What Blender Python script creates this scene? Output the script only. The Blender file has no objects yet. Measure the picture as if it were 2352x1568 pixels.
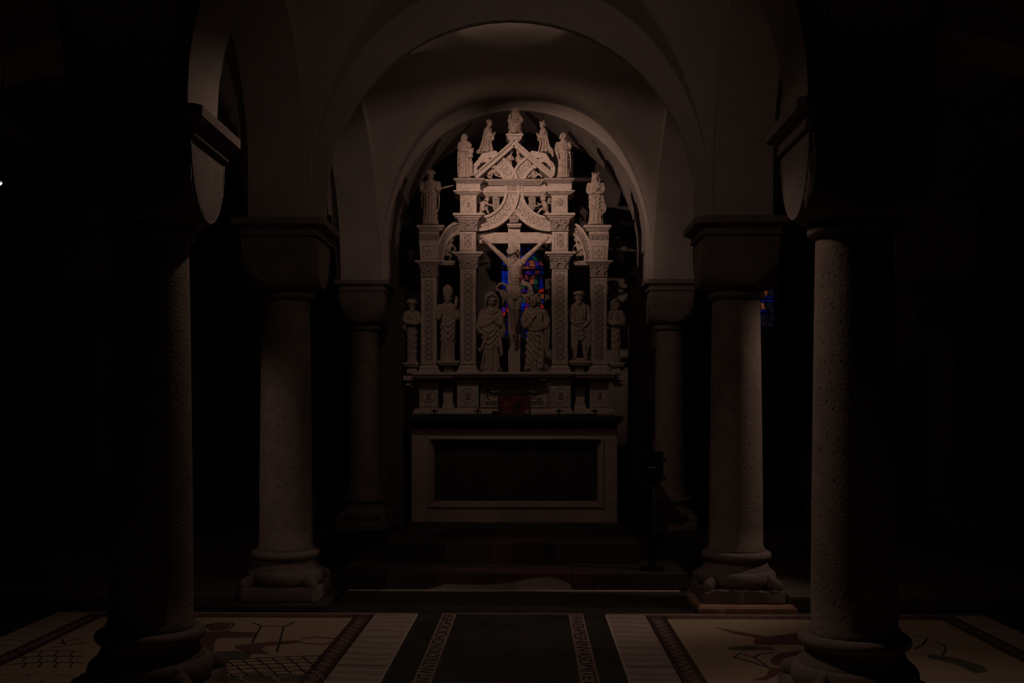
import bpy, math, random
from mathutils import Vector, Matrix
random.seed(7)
R = math.radians
S = bpy.context.scene
COL = S.collection

# ------------------------------------------------------------------ camera
F, YAW, CX, CZ, HY = 2420.0, 0.0185, 0.153, 1.4, 936.0      # focal length in px of a 2352 px wide frame
cam_d = bpy.data.cameras.new('camera')
cam_d.sensor_width = 36.0
cam_d.sensor_fit = 'HORIZONTAL'
cam_d.lens = 36.0 * F / 2352.0
cam_d.shift_y = (HY - 784.0) / 2352.0
cam_d.clip_start = 0.05
cam = bpy.data.objects.new('camera', cam_d)
cam.location = (CX, 0, CZ)
cam.rotation_euler = (R(90), 0, YAW)
COL.objects.link(cam)
S.camera = cam

# ------------------------------------------------------------------ world, exposure
W = bpy.data.worlds.new('crypt_darkness')
W.use_nodes = True
W.node_tree.nodes['Background'].inputs[0].default_value = (1.0, 0.6, 0.5, 1)
W.node_tree.nodes['Background'].inputs[1].default_value = 0.0010
S.world = W
S.view_settings.view_transform = 'Standard'
S.view_settings.look = 'None'
S.view_settings.exposure = 0.0
S.view_settings.gamma = 1.0
S.view_settings.use_curve_mapping = False

# ------------------------------------------------------------------ lamps (added fills among them; each hangs in a fixture built further down)
WARM = (1.0, 0.66, 0.51)
def spot(name, loc, aim, power, size, blend, radius, color=WARM):
    d = bpy.data.lights.new(name, 'SPOT')
    d.energy = power; d.spot_size = R(size); d.spot_blend = blend
    d.shadow_soft_size = radius; d.color = color
    o = bpy.data.objects.new(name, d)
    o.location = loc
    o.rotation_euler = (Vector(aim) - Vector(loc)).to_track_quat('-Z', 'Y').to_euler()
    COL.objects.link(o)
    return o
LAMPS = {
    # name: (position, aim, watts, cone, blend, radius)
    'altar':   ((-0.86, 7.92, 4.03), (0.10, 10.55, 3.56), 210, 42, 1.0, 0.014),
    'altar_fill': ((-0.78, 7.90, 4.05), (0.02, 10.40, 2.00), 26, 66, 1.0, 0.014),  # unseen fill added to lift the lower altarpiece and altar front
    'added_wash_l':  ((-1.16, 7.70, 3.68), (1.32, 11.10, 3.64), 36, 38, 0.7, 0.02),  # unseen fill added to brighten the opposite webs and arch band
    'added_wash_r':  ((1.16, 7.70, 3.68), (-1.32, 11.10, 3.64), 32, 38, 0.7, 0.02),  # unseen twin of it, added for the other half of the vault
    'vault':   ((0.0, 7.55, 4.215), (0.0, 7.56, 5.2), 5.2, 168, 0.04, 0.008),  # unseen uplight added to draw the bright crescent on the vault
    'nave':    ((-0.60, 5.62, 3.64), (-0.10, 4.75, 0.0), 21, 122, 0.6, 0.03),
    'near':    ((-0.30, 5.40, 3.66), (1.50, 4.75, 1.0), 24, 44, 0.7, 0.03),  # unseen fill added to brighten the right near column
    'chancel_fill': ((0.30, 5.12, 3.90), (0.0, 8.2, 2.5), 7.0, 130, 0.9, 0.03),  # unseen fill added in place of light bounced around the bay
    'left':    ((-3.62, 7.45, 2.98), (-1.615, 7.5, 1.1), 2.0, 30, 0.7, 0.02),
    'left_b':  ((-3.70, 4.70, 3.05), (-1.62, 7.5, 1.0), 33, 22, 0.9, 0.02),
    'right':   ((3.80, 7.32, 3.13), (1.615, 7.5, 1.0), 60, 42, 0.8, 0.02),
}
for k, (p, a, w, sz, bl, rad) in LAMPS.items():
    spot('spotlight_' + k, p, a, w, sz, bl, rad)  # spotlight_vault and spotlight_near are added lamps, like the fills

# ------------------------------------------------------------------ pixel helpers
c_, s_ = math.cos(YAW), math.sin(YAW)
def U(px, py, Y):
    """point on the plane y = Y that the photograph shows at this pixel"""
    a = (px - 1176.0) / F; b = (HY - py) / F
    t = Y / (s_ * a + c_)
    return Vector((CX + t * (c_ * a - s_), Y, CZ + t * b))
def G(px, py, z=0.0):
    """point at height z that the photograph shows at this pixel"""
    a = (px - 1176.0) / F; b = (HY - py) / F
    t = (z - CZ) / b
    return Vector((CX + t * (c_ * a - s_), t * (s_ * a + c_), z))

# ------------------------------------------------------------------ materials
def node_mat(name, rough=0.8):
    m = bpy.data.materials.new(name); m.use_nodes = True
    nt = m.node_tree; b = nt.nodes['Principled BSDF']
    b.inputs['Roughness'].default_value = rough
    b.inputs['Specular IOR Level'].default_value = 0.25
    return m, nt, b
def stone(name, c1, c2, scale=6, rough=0.85, bump=0.25, bscale=60, pits=0.0, c3=None, vein=False, dist=0.01):
    m, nt, b = node_mat(name, rough)
    N, L = nt.nodes.new, nt.links.new
    tc = N('ShaderNodeTexCoord'); src = tc.outputs['Object']
    n1 = N('ShaderNodeTexNoise'); n1.inputs['Scale'].default_value = scale; n1.inputs['Detail'].default_value = 6
    n1.inputs['Roughness'].default_value = 0.65
    L(src, n1.inputs['Vector'])
    r = N('ShaderNodeValToRGB')
    r.color_ramp.elements[0].position = 0.3; r.color_ramp.elements[0].color = (*c1, 1)
    r.color_ramp.elements[1].position = 0.72; r.color_ramp.elements[1].color = (*c2, 1)
    if vein:
        w = N('ShaderNodeTexWave'); w.inputs['Scale'].default_value = 2.2; w.inputs['Distortion'].default_value = 7
        w.inputs['Detail'].default_value = 4; w.bands_direction = 'Y'
        L(src, w.inputs['Vector']); L(w.outputs['Fac'], r.inputs[0])
    else:
        L(n1.outputs['Fac'], r.inputs[0])
    colr = r.outputs[0]
    if c3:
        n3 = N('ShaderNodeTexNoise'); n3.inputs['Scale'].default_value = scale * 0.35; n3.inputs['Detail'].default_value = 3
        L(src, n3.inputs['Vector'])
        r3 = N('ShaderNodeValToRGB'); r3.color_ramp.elements[0].position = 0.52; r3.color_ramp.elements[1].position = 0.66
        L(n3.outputs['Fac'], r3.inputs[0])
        mx = N('ShaderNodeMix'); mx.data_type = 'RGBA'
        L(r3.outputs[0], mx.inputs[0]); L(colr, mx.inputs[6]); mx.inputs[7].default_value = (*c3, 1)
        colr = mx.outputs[2]
    n2 = N('ShaderNodeTexNoise'); n2.inputs['Scale'].default_value = bscale; n2.inputs['Detail'].default_value = 4
    L(src, n2.inputs['Vector'])
    h = n2.outputs['Fac']
    if pits:
        v = N('ShaderNodeTexVoronoi'); v.inputs['Scale'].default_value = 26
        L(src, v.inputs['Vector'])
        rr = N('ShaderNodeValToRGB'); rr.color_ramp.elements[0].position = 0.10; rr.color_ramp.elements[1].position = 0.22
        L(v.outputs['Distance'], rr.inputs[0])
        ma = N('ShaderNodeMath'); ma.operation = 'MULTIPLY_ADD'; ma.inputs[1].default_value = pits
        L(rr.outputs[0], ma.inputs[0]); L(h, ma.inputs[2]); h = ma.outputs[0]
        mx2 = N('ShaderNodeMix'); mx2.data_type = 'RGBA'
        L(rr.outputs[0], mx2.inputs[0]); mx2.inputs[6].default_value = (c1[0]*.45, c1[1]*.45, c1[2]*.45, 1); L(colr, mx2.inputs[7])
        colr = mx2.outputs[2]
    bp = N('ShaderNodeBump'); bp.inputs['Strength'].default_value = bump; bp.inputs['Distance'].default_value = dist
    L(h, bp.inputs['Height']); L(bp.outputs[0], b.inputs['Normal'])
    L(colr, b.inputs['Base Color'])
    return m
M = {}
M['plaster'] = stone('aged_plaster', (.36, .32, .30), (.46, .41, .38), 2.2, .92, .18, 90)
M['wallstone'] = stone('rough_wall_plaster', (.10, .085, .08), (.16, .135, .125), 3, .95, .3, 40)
M['column'] = stone('pitted_column_stone', (.20, .17, .15), (.31, .26, .225), 7, .8, .35, 70, pits=.5)
M['capital'] = stone('capital_sandstone', (.17, .145, .135), (.25, .21, .195), 6, .85, .3, 60)
M['darkslab'] = stone('dark_plinth_slab', (.05, .045, .043), (.085, .075, .07), 5, .7, .2, 60)
M['redslab'] = stone('reddish_sandstone', (.34, .20, .145), (.46, .29, .21), 7, .85, .3, 60)
M['carved'] = stone('carved_limestone', (.36, .30, .27), (.57, .485, .44), 45, .85, .45, 150, c3=(.38, .32, .29), dist=.012)
M['relief'] = stone('carved_relief_limestone', (.27, .225, .205), (.56, .475, .43), 60, .85, 1.0, 150, dist=.02)
M['statue'] = stone('statue_limestone', (.27, .215, .185), (.54, .44, .385), 40, .8, .6, 130, c3=(.32, .255, .22), dist=.012)
M['altarframe'] = stone('altar_frame_marble', (.36, .28, .26), (.48, .38, .35), 5, .6, .15, 60)
M['altarpanel'] = stone('dark_altar_panel', (.035, .03, .03), (.06, .05, .048), 4, .5, .1, 50)
M['mensa'] = stone('black_altar_slab', (.018, .017, .017), (.035, .032, .03), 5, .45, .1, 60)
M['stepdark'] = stone('dark_step_stone', (.035, .030, .028), (.07, .057, .053), 4, .7, .2, 50)
M['stepred'] = stone('red_step_stone', (.065, .034, .03), (.105, .055, .047), 4, .7, .2, 50)
M['steplight'] = stone('lit_step_marble', (.27, .225, .21), (.37, .31, .29), 3, .6, .1, 50)  # marble with the light falling on it put into its colour
M['floorblack'] = stone('black_floor_stone', (.022, .024, .02), (.06, .06, .05), 3.5, .5, .15, 60, c3=(.05, .052, .042))
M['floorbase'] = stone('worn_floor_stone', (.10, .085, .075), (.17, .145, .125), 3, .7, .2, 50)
M['marble'] = stone('veined_marble', (.40, .34, .30), (.50, .435, .385), 3, .45, .05, 40, vein=True)
M['mosaic'] = stone('cream_mosaic', (.40, .32, .235), (.56, .45, .34), 150, .6, .5, 220, c3=(.46, .35, .26), dist=.004)
M['mosaicborder'] = stone('dark_red_mosaic', (.10, .055, .05), (.16, .095, .08), 150, .6, .5, 220, dist=.004)
M['mosaicline'] = stone('black_mosaic_line', (.03, .022, .02), (.06, .045, .04), 150, .6, .4, 220, dist=.004)
M['mosaicred'] = stone('brown_red_mosaic', (.15, .075, .065), (.21, .11, .095), 150, .6, .4, 220, dist=.004)
M['mosaicgreen'] = stone('grey_green_mosaic', (.09, .095, .075), (.16, .165, .13), 150, .6, .4, 220, dist=.004)
M['mosaiccream'] = stone('pale_mosaic_line', (.38, .31, .25), (.48, .40, .33), 150, .6, .4, 220, dist=.004)
M['band'] = stone('inscription_band_stone', (.27, .21, .195), (.36, .285, .265), 12, .7, .3, 120)
M['grout'] = stone('pale_mortar', (.5, .45, .42), (.62, .56, .52), 20, .9, .2, 120)
M['lead'] = stone('lead_came', (.012, .012, .013), (.02, .02, .02), 20, .6, .1, 100)
def plain(name, col, rough=.5, metal=0.0):
    m = stone(name, tuple(x * .8 for x in col), col, 20, rough, .08, 120)
    m.node_tree.nodes['Principled BSDF'].inputs['Metallic'].default_value = metal
    return m
M['blackmetal'] = plain('black_metal', (.02, .019, .018), .5, .6)
M['rod'] = plain('grey_metal_rod', (.22, .18, .165), .5, .5)
M['frame'] = plain('dark_frame', (.025, .017, .015), .5)
def emit(name, col, st):
    m = bpy.data.materials.new(name); m.use_nodes = True
    nt = m.node_tree; nt.nodes.remove(nt.nodes['Principled BSDF'])
    e = nt.nodes.new('ShaderNodeEmission'); n = nt.nodes.new('ShaderNodeTexNoise')
    n.inputs['Scale'].default_value = 14
    tc = nt.nodes.new('ShaderNodeTexCoord'); nt.links.new(tc.outputs['Object'], n.inputs['Vector'])
    r = nt.nodes.new('ShaderNodeValToRGB')
    r.color_ramp.elements[0].position = .3; r.color_ramp.elements[0].color = (col[0]*.45, col[1]*.45, col[2]*.45, 1)
    r.color_ramp.elements[1].position = .7; r.color_ramp.elements[1].color = (*col, 1)
    nt.links.new(n.outputs['Fac'], r.inputs[0]); nt.links.new(r.outputs[0], e.inputs[0])
    e.inputs[1].default_value = st
    nt.links.new(e.outputs[0], nt.nodes['Material Output'].inputs[0])
    return m
GLASS = {
    'blue': emit('blue_glass', (.002, .012, .20), 1), 'deep': emit('deep_blue_glass', (.001, .004, .06), 1),
    'red': emit('red_glass', (.26, .010, .007), 1), 'wine': emit('wine_glass', (.07, .010, .012), 1),
    'violet': emit('violet_glass', (.03, .005, .09), 1), 'green': emit('green_glass', (.006, .035, .018), 1),
    'orange': emit('orange_glass', (.12, .03, .014), 1), 'amber': emit('amber_glass', (.20, .085, .02), 1),
    'pale': emit('pale_glass', (.05, .045, .042), 1), 'night': emit('unlit_dark_glass', (.004, .003, .006), 1)}
M['bulb'] = emit('lamp_glow', (1.0, .75, .5), 14)

# ------------------------------------------------------------------ mesh collector
def v3(p): return Vector(p)
class MB:
    def __init__(s): s.v = []; s.f = []
    def add(s, vs, fs):
        o = len(s.v); s.v += [tuple(p) for p in vs]; s.f += [tuple(i + o for i in f) for f in fs]; return s
    def box(s, x0, x1, y0, y1, z0, z1):
        return s.add([(x0,y0,z0),(x1,y0,z0),(x1,y1,z0),(x0,y1,z0),(x0,y0,z1),(x1,y0,z1),(x1,y1,z1),(x0,y1,z1)],
                     [(0,3,2,1),(4,5,6,7),(0,1,5,4),(1,2,6,5),(2,3,7,6),(3,0,4,7)])
    def frus(s, x0, x1, y0, y1, z0, X0, X1, Y0, Y1, z1):
        return s.add([(x0,y0,z0),(x1,y0,z0),(x1,y1,z0),(x0,y1,z0),(X0,Y0,z1),(X1,Y0,z1),(X1,Y1,z1),(X0,Y1,z1)],
                     [(0,3,2,1),(4,5,6,7),(0,1,5,4),(1,2,6,5),(2,3,7,6),(3,0,4,7)])
    def bpx(s, px0, py0, px1, py1, yf, yb):
        a, b = U(px0, py1, yf), U(px1, py0, yf)
        return s.box(a.x, b.x, yf, yb, a.z, b.z)
    def loops(s, loops, cap=True):
        n = len(loops[0]); o = len(s.v)
        for l in loops: s.v += [tuple(p) for p in l]
        for i in range(len(loops) - 1):
            for j in range(n):
                k = (j + 1) % n
                s.f.append((o+i*n+j, o+i*n+k, o+(i+1)*n+k, o+(i+1)*n+j))
        if cap:
            s.f.append(tuple(o + j for j in reversed(range(n))))
            s.f.append(tuple(o + (len(loops)-1)*n + j for j in range(n)))
        return s
    def lathe(s, prof, c=(0,0,0), n=32):
        return s.loops([[(c[0]+r*math.cos(2*math.pi*j/n), c[1]+r*math.sin(2*math.pi*j/n), c[2]+z) for j in range(n)] for r, z in prof])
    def tube(s, pts, rad, n=8, cap=True):
        pts = [Vector(p) for p in pts]
        if not isinstance(rad, (list, tuple)): rad = [rad]*len(pts)
        ls = []; prev = None
        for i, p in enumerate(pts):
            d = (pts[min(i+1, len(pts)-1)] - pts[max(i-1, 0)]).normalized()
            if prev is None:
                a = Vector((0,0,1)) if abs(d.z) < .9 else Vector((1,0,0))
                e1 = d.cross(a).normalized()
            else:
                e1 = (prev - d*prev.dot(d)).normalized()
            prev = e1; e2 = d.cross(e1)
            ls.append([p + (e1*math.cos(2*math.pi*j/n) + e2*math.sin(2*math.pi*j/n))*rad[i] for j in range(n)])
        return s.loops(ls, cap)
    def ell(s, c, r, rot=None, n=14, m=9):
        rot = rot or Matrix.Identity(3); c = Vector(c)
        ls = []
        for i in range(m):
            t = math.pi*(i+.35)/(m-.3)
            ls.append([c + rot @ Vector((r[0]*math.sin(t)*math.cos(2*math.pi*j/n), r[1]*math.sin(t)*math.sin(2*math.pi*j/n), -r[2]*math.cos(t))) for j in range(n)])
        return s.loops(ls)
    def mesh(s, name):
        me = bpy.data.meshes.new(name); me.from_pydata(s.v, [], s.f); me.update(); return me
    def build(s, name, mat, parent=None, smooth=False, kind=None, bevel=0, label=None):
        me = s.mesh(name); me.materials.append(mat)
        return link(name, me, parent, smooth, kind, bevel, label)
def link(name, me, parent=None, smooth=False, kind=None, bevel=0, label=None):
    o = bpy.data.objects.new(name, me); COL.objects.link(o)
    if smooth:
        for p in me.polygons: p.use_smooth = True
        if smooth != 'all':
            me.set_sharp_from_angle(angle=R(40))
    if parent:
        o.parent = parent
        if parent.get('_world'): o.matrix_parent_inverse = Matrix.Translation(-Vector(parent['_world']))
    if kind: o['kind'] = kind
    if label: o['label'] = label
    if bevel:
        b = o.modifiers.new('bevel', 'BEVEL'); b.width = bevel; b.segments = 2; b.limit_method = 'ANGLE'
    return o
def tag(o, label, cat, group=None):
    o['label'] = label; o['category'] = cat
    if group: o['group'] = group
    return o
def thing(name, loc, label, cat, group=None):
    """an Empty at the base of a thing; parts are given in world coordinates"""
    o = bpy.data.objects.new(name, None); o.location = loc; o.empty_display_size = .1
    COL.objects.link(o); o['_world'] = tuple(loc)
    return tag(o, label, cat, group)
def struct(o, label):
    o['kind'] = 'structure'; o['label'] = label; return o
def anchor(name, loc, label):
    o = bpy.data.objects.new(name, None); o.location = loc; COL.objects.link(o); o['_world'] = tuple(loc)
    return struct(o, label)
def subpart(mb, name, mat, part, smooth=False, bevel=0):
    """child of a part that itself sits under a world anchored thing"""
    o = mb.build(name, mat, None, smooth, None, bevel)
    o.parent = part
    w = part.parent.get('_world') if part.parent else None
    return o

# ================================================================== the crypt
YA, YB, YC, CW = 4.835, 7.58, 11.12, 1.615        # column rows and half spacing of the nave
SPR = 2.72                                        # springing height: top of the abaci
TOPZ = 4.95
SIDE = 4.48                                       # side rows of columns
LI, LO = 1.42, 1.82                               # faces of the walls over the nave columns

def arch_profile(r, stilt, n=28, k=1.0):
    pts = [(-r, SPR)]
    for i in range(n + 1):
        t = math.pi * (1 - i / n)
        pts.append((r*math.cos(t), SPR + stilt + k*r*math.sin(t)))
    pts.append((r, SPR))
    return pts
def arch_slab(mb, along, c, a0, a1, b0, b1, r, stilt, spring=SPR, top=TOPZ, k=1.0):
    """wall piece above an arch. along='x': spans x, thick in y (b0..b1); along='y': spans y, thick in x"""
    prof = [(p[0] + c, p[1] - SPR + spring) for p in arch_profile(r, stilt, 28, k)]
    prof = [(a0, spring)] + prof + [(a1, spring)]
    P = (lambda a, b, z: (a, b, z)) if along == 'x' else (lambda a, b, z: (b, a, z))
    last = len(prof)-2
    for i, ((u0, z0), (u1, z1)) in enumerate(zip(prof[:-1], prof[1:])):
        if (i in (0, last)) and abs(u1-u0) < 1e-5: continue
        if abs(u1-u0) < 1e-5:                       # upright part of a stilted arch: only its inner face
            mb.add([P(u0,b0,z0), P(u1,b0,z1), P(u1,b1,z1), P(u0,b1,z0)], [(0,3,2,1)])
            continue
        mb.add([P(u0,b0,z0), P(u1,b0,z1), P(u1,b1,z1), P(u0,b1,z0), P(u0,b0,top), P(u1,b0,top), P(u1,b1,top), P(u0,b1,top)],
               [(0,1,5,4), (3,7,6,2), (0,3,2,1)])
    return mb
def vault(mb, x0, x1, y0, y1, za, zb, ya=None, n=44, q=2.3, fl=0.0):
    """groin vault: union of two crossing tunnels; za crown of the tunnel along y (may vary with y), zb crown of the one along x"""
    xc, yc, hx, hy = (x0+x1)/2, (y0+y1)/2, (x1-x0)/2, (y1-y0)/2
    g = lambda u: max(0.0, 1 - abs(u)**q) ** (1/2.0)
    vs = []; fs = []
    for i in range(n+1):
        ui = -math.cos(math.pi*i/n)
        for j in range(n+1):
            vj = -math.cos(math.pi*j/n)
            zc = za(vj) if callable(za) else za
            z = SPR + max((zc-SPR)*g(ui/(1-fl*(1-abs(vj)))), (zb-SPR)*g(vj))
            vs.append((xc+ui*hx, yc+vj*hy, z))
    for i in range(n):
        for j in range(n):
            a = i*(n+1)+j
            fs.append((a, a+1, a+n+2, a+n+1))
    return mb.add(vs, fs)

# --- ceiling: vault webs and the arches that carry them
ceiling = anchor('ceiling', (0, 8, SPR), 'plastered groin vaults carried by round arches over the crypt')
BAYS = [(-0.6, 4.55), (4.98, 7.40), (7.46, 10.93)]
def webs(x0, x1, y0, y1, za, zb, q=2.3, fl=0.0):
    o = vault(MB(), x0, x1, y0, y1, za, zb, q=q, fl=fl).build('vault', M['plaster'], ceiling, True)
    return o
webs(-LI, LI, *BAYS[0], 4.42, 4.42)
webs(-LI, LI, *BAYS[1], 4.40, 4.40)
webs(-LI, LI, *BAYS[2], lambda v: 4.33 + .25*max(0, v)**1.2, 4.36, 2.7, .12)
for sgn in (-1, 1):
    for b in BAYS:
        xs = sorted((sgn*LO, sgn*(SIDE-.2)))
        webs(xs[0], xs[1], b[0], b[1], 4.2, 4.2)
# arches across the nave and the aisles
for (y0, y1, r, st, top) in ((4.55, 4.98, 1.34, .06, TOPZ), (7.40, 7.46, 1.30, .105, TOPZ), (10.93, 11.80, 1.335, .43, TOPZ)):
    arch_slab(MB(), 'x', 0, -LI, LI, y0, y1, r, st).build('arch', M['plaster'], ceiling, True)
    for sgn in (-1, 1):
        a0, a1 = sorted((sgn*LO, sgn*(SIDE-.2)))
        arch_slab(MB(), 'x', (a0+a1)/2, a0, a1, y0, y1, (a1-a0)/2-.06, .12).build('arch', M['plaster'], ceiling, True)
# arches along the nave, over each pair of columns
for sgn in (-1, 1):
    for (b0, b1) in ((LI, LO), (SIDE-.2, SIDE+.2)):
        bb = sorted((sgn*b0, sgn*b1))
        for (y0, y1, st) in ((-0.6, YA-.28, 0.0), (YA+.28, YB-.28, .30), (YB+.28, YC-.27, .02)):
            r = (y1-y0)/2
            arch_slab(MB(), 'y', (y0+y1)/2, y0, y1, bb[0], bb[1], r, st, k=.55 if r > 2 else 1.0).build('arch', M['plaster'], ceiling, True)
        for (y0, y1) in ((YA-.28, YA+.28), (YB-.28, YB+.28), (YC-.27, 11.80)):
            MB().box(bb[0]+.002, bb[1]-.002, y0+.006, y1-.006, SPR, TOPZ).build('pier', M['plaster'], ceiling)
    xs = sorted((sgn*(SIDE+.2), sgn*6.3))
    MB().box(xs[0], xs[1], -3, 13.3, 3.9, 4.1).build('vault', M['plaster'], ceiling)
MB().box(-6.3, 6.3, 11.80, 13.3, 4.62, 4.95).build('vault', M['plaster'], ceiling)
MB().box(-6.3, 6.3, -3, -.6, 4.3, 4.5).build('vault', M['plaster'], ceiling)

# --- walls
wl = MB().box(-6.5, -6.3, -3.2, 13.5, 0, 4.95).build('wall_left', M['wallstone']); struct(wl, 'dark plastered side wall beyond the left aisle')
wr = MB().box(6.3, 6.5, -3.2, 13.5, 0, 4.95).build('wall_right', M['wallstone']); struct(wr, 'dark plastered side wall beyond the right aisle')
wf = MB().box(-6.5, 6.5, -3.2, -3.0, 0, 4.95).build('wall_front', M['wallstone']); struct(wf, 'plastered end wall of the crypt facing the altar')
wb = MB()
YW = 13.3
w1c = U(1200, 700, YW).x; w1r = U(1252, 700, YW).x - w1c
w2c = U(1738, 700, YW).x; w2r = w1r
z1a, z1b = U(1200, 778, YW).z, U(1200, 612, YW).z       # sill and springing of the window over the altar
z2a, z2b = U(1738, 748, YW).z, U(1738, 668, YW).z
for a, b in ((-6.5, w1c-w1r), (w1c+w1r, w2c-w2r), (w2c+w2r, 6.5)): wb.box(a, b, YW, YW+.5, 0, TOPZ)
for c, za, zs in ((w1c, z1a, z1b), (w2c, z2a, z2b)):
    wb.box(c-w1r, c+w1r, YW, YW+.5, 0, za)
    arch_slab(wb, 'x', c, c-w1r, c+w1r, YW, YW+.5, w1r, 0, spring=zs)
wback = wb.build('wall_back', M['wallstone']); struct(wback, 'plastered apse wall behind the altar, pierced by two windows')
# piers standing behind the last pair of columns
for sgn in (-1, 1):
    xs = sorted((sgn*1.23, sgn*1.86))
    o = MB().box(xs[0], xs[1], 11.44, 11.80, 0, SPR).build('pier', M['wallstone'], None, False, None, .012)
    o.parent = wback

# --- stained glass windows
def window(name, c, za, zs, r, Y, colours, cols, rows, label):
    w = anchor(name, (c, Y+.2, za), label)
    MB().box(c-r-.0, c+r, Y+.24, Y+.25, za, zs+r).build('lead_backing', M['lead'], w)
    fr = MB()
    prof = [(-r, za)] + [(-r, zs)] + [(r*math.cos(math.pi*(1-i/16)), zs+r*math.sin(math.pi*(1-i/16))) for i in range(1, 16)] + [(r, zs), (r, za), (-r, za)]
    fr.tube([(c+a*.985, Y+.22, z) for a, z in prof], .014, 6)
    for k in range(1, 4):
        z = za + (zs+r-za)*k/4.0
        hw = r if z < zs else math.sqrt(max(0, r*r-(z-zs)**2))
        fr.box(c-hw, c+hw, Y+.205, Y+.225, z-.011, z+.011)
    fr.build('window_frame', M['lead'], w)
    rnd = random.Random(hash(name) % 1000 if False else len(name)+cols)
    H = zs + r - za
    gx = [[(-1+2*i/cols) + (0 if i in (0, cols) else rnd.uniform(-.35, .35)*1.6/cols) for i in range(cols+1)] for j in range(rows+1)]
    gz = [[za + H*j/rows + (0 if j in (0, rows) else rnd.uniform(-.3, .3)*H/rows) for i in range(cols+1)] for j in range(rows+1)]
    def clip(u, z):
        hw = r if z <= zs else math.sqrt(max(0, r*r-(z-zs)**2))
        return (c + u*hw*.97, z)
    for j in range(rows):
        for i in range(cols):
            q = [clip(gx[j][i], gz[j][i]), clip(gx[j][i+1], gz[j][i+1]), clip(gx[j+1][i+1], gz[j+1][i+1]), clip(gx[j+1][i], gz[j+1][i])]
            mx = sum(p[0] for p in q)/4; mz = sum(p[1] for p in q)/4
            q = [(mx+(p[0]-mx)*.86, mz+(p[1]-mz)*.88) for p in q]
            if rnd.random() < .35: q = [q[0], q[1], ((q[2][0]+q[3][0])/2, q[2][1]), ((q[3][0]*.8+q[0][0]*.2), q[3][1])]
            mb = MB().add([(p[0], Y+.225, p[1]) for p in q] + [(p[0], Y+.233, p[1]) for p in q],
                          [(0,1,2,3), (4,7,6,5), (0,4,5,1), (1,5,6,2), (2,6,7,3), (3,7,4,0)])
            mb.build('pane', GLASS[colours(mx, mz, rnd)], w)
    return w
_P1 = {}
def col1(x, z, rnd):
    # photo pixel of this piece of glass, and the colours that the photograph shows around there
    d = YW + .225
    px = 1217 + (x-CX)*F/d; py = HY - (z-CZ)*F/d
    left = px < 1185
    if py < 582: return rnd.choice(['night', 'night', 'deep', 'night'])
    if py < 600: return rnd.choice(['night', 'violet', 'deep', 'night', 'green', 'blue'])
    if py < 648:
        if left: return rnd.choice(['blue', 'blue', 'deep', 'night'])
        return rnd.choice(['deep', 'night', 'wine', 'deep', 'wine', 'violet', 'green', 'night', 'deep', 'orange'])
    if py < 690:
        if left: return rnd.choice(['red', 'violet', 'deep', 'pale', 'night'])
        return rnd.choice(['orange', 'deep', 'violet', 'wine', 'green', 'night', 'wine', 'red'])
    if py < 722: return rnd.choice(['red', 'pale', 'blue', 'violet', 'deep', 'night', 'night'])
    if py < 745: return rnd.choice(['red', 'blue', 'deep', 'night', 'night'])
    return rnd.choice(['night', 'night', 'deep', 'night'])
window('window_1', w1c, z1a, z1b, w1r, YW, col1, 9, 20, 'round headed stained glass window of blue and red behind the altar')
def col2(x, z, rnd): return rnd.choice(['night', 'wine', 'amber', 'night', 'deep', 'orange', 'night'])
window('window_2', w2c, z2a, z2b, w2r, YW, col2, 6, 9, 'small dark stained glass window with red and amber glass in the right aisle')

# --- floor
floor = MB().box(-6.5, 6.5, -3.2, 13.5, -.12, -.004).build('floor', M['floorblack']); struct(floor, 'crypt floor of dark stone with inlaid mosaic and marble panels')
def slab(name, pts, mat, z0=-.02, z1=.0, bevel=0, label=None):
    n = len(pts)
    mb = MB().add([(p[0], p[1], z0) for p in pts] + [(p[0], p[1], z1) for p in pts],
                  [tuple(range(n-1, -1, -1)), tuple(range(n, 2*n))] + [(i, (i+1) % n, (i+1) % n+n, i+n) for i in range(n)])
    o = mb.build(name, mat); o.parent = floor
    if label: o['label'] = label
    return o
def rect(name, x0, x1, y0, y1, mat, z=.0, g=.003, label=None):
    return slab(name, [(x0+g, y0+g), (x1-g, y0+g), (x1-g, y1-g), (x0+g, y1-g)], mat, -.03, z, label=label)
YE, YS = 7.18, 1.2                                  # far edge and (unseen) near edge of the inlaid area
gx = lambda px: G(px, 1408).x
LM0, LM1, LS1 = gx(128), gx(862), gx(960)           # left mosaic, marble strip
TB0, TB1, TB2, TB3 = gx(1015), gx(1050), gx(1304), gx(1340)
RS0, RM0, RM1 = gx(1390), gx(1480), gx(2250)
DY = .09
rect('border_strip', LM0, LS1, YE-.055, YE, M['band'], 0, .002)
rect('border_strip', TB0, TB3, YE-.03, YE, M['band'], 0, .002)
rect('border_strip', RS0, RM1, YE-.055, YE, M['band'], 0, .002)
for k in range(4):
    y1 = YE-.057-k*1.42; y0 = y1-1.415
    rect('marble_slab', LM1, LS1, y0, y1, M['marble'], .001)
    rect('marble_slab', RS0, RM0, y0, y1, M['marble'], .001)
for a, b in ((TB0, TB1), (TB2, TB3)):
    rect('inscription_band', a, b, YS, YE-.031, M['band'], 0)
rect('dark_slab', TB1, TB2, YS, YE-.031, M['floorblack'], .001)
rect('dark_slab', LS1, TB0, YS, YE, M['floorblack'], .0005)
rect('dark_slab', TB3, RS0, YS, YE, M['floorblack'], .0005)
for x in (LS1, RS0): rect('mortar_joint', x-.006, x+.006, YS, YE-.06, M['grout'], .0015, 0)
rect('mortar_joint', LM1-.004, LM1+.004, YS, YE-.06, M['mosaicline'], .0015, 0)
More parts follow.
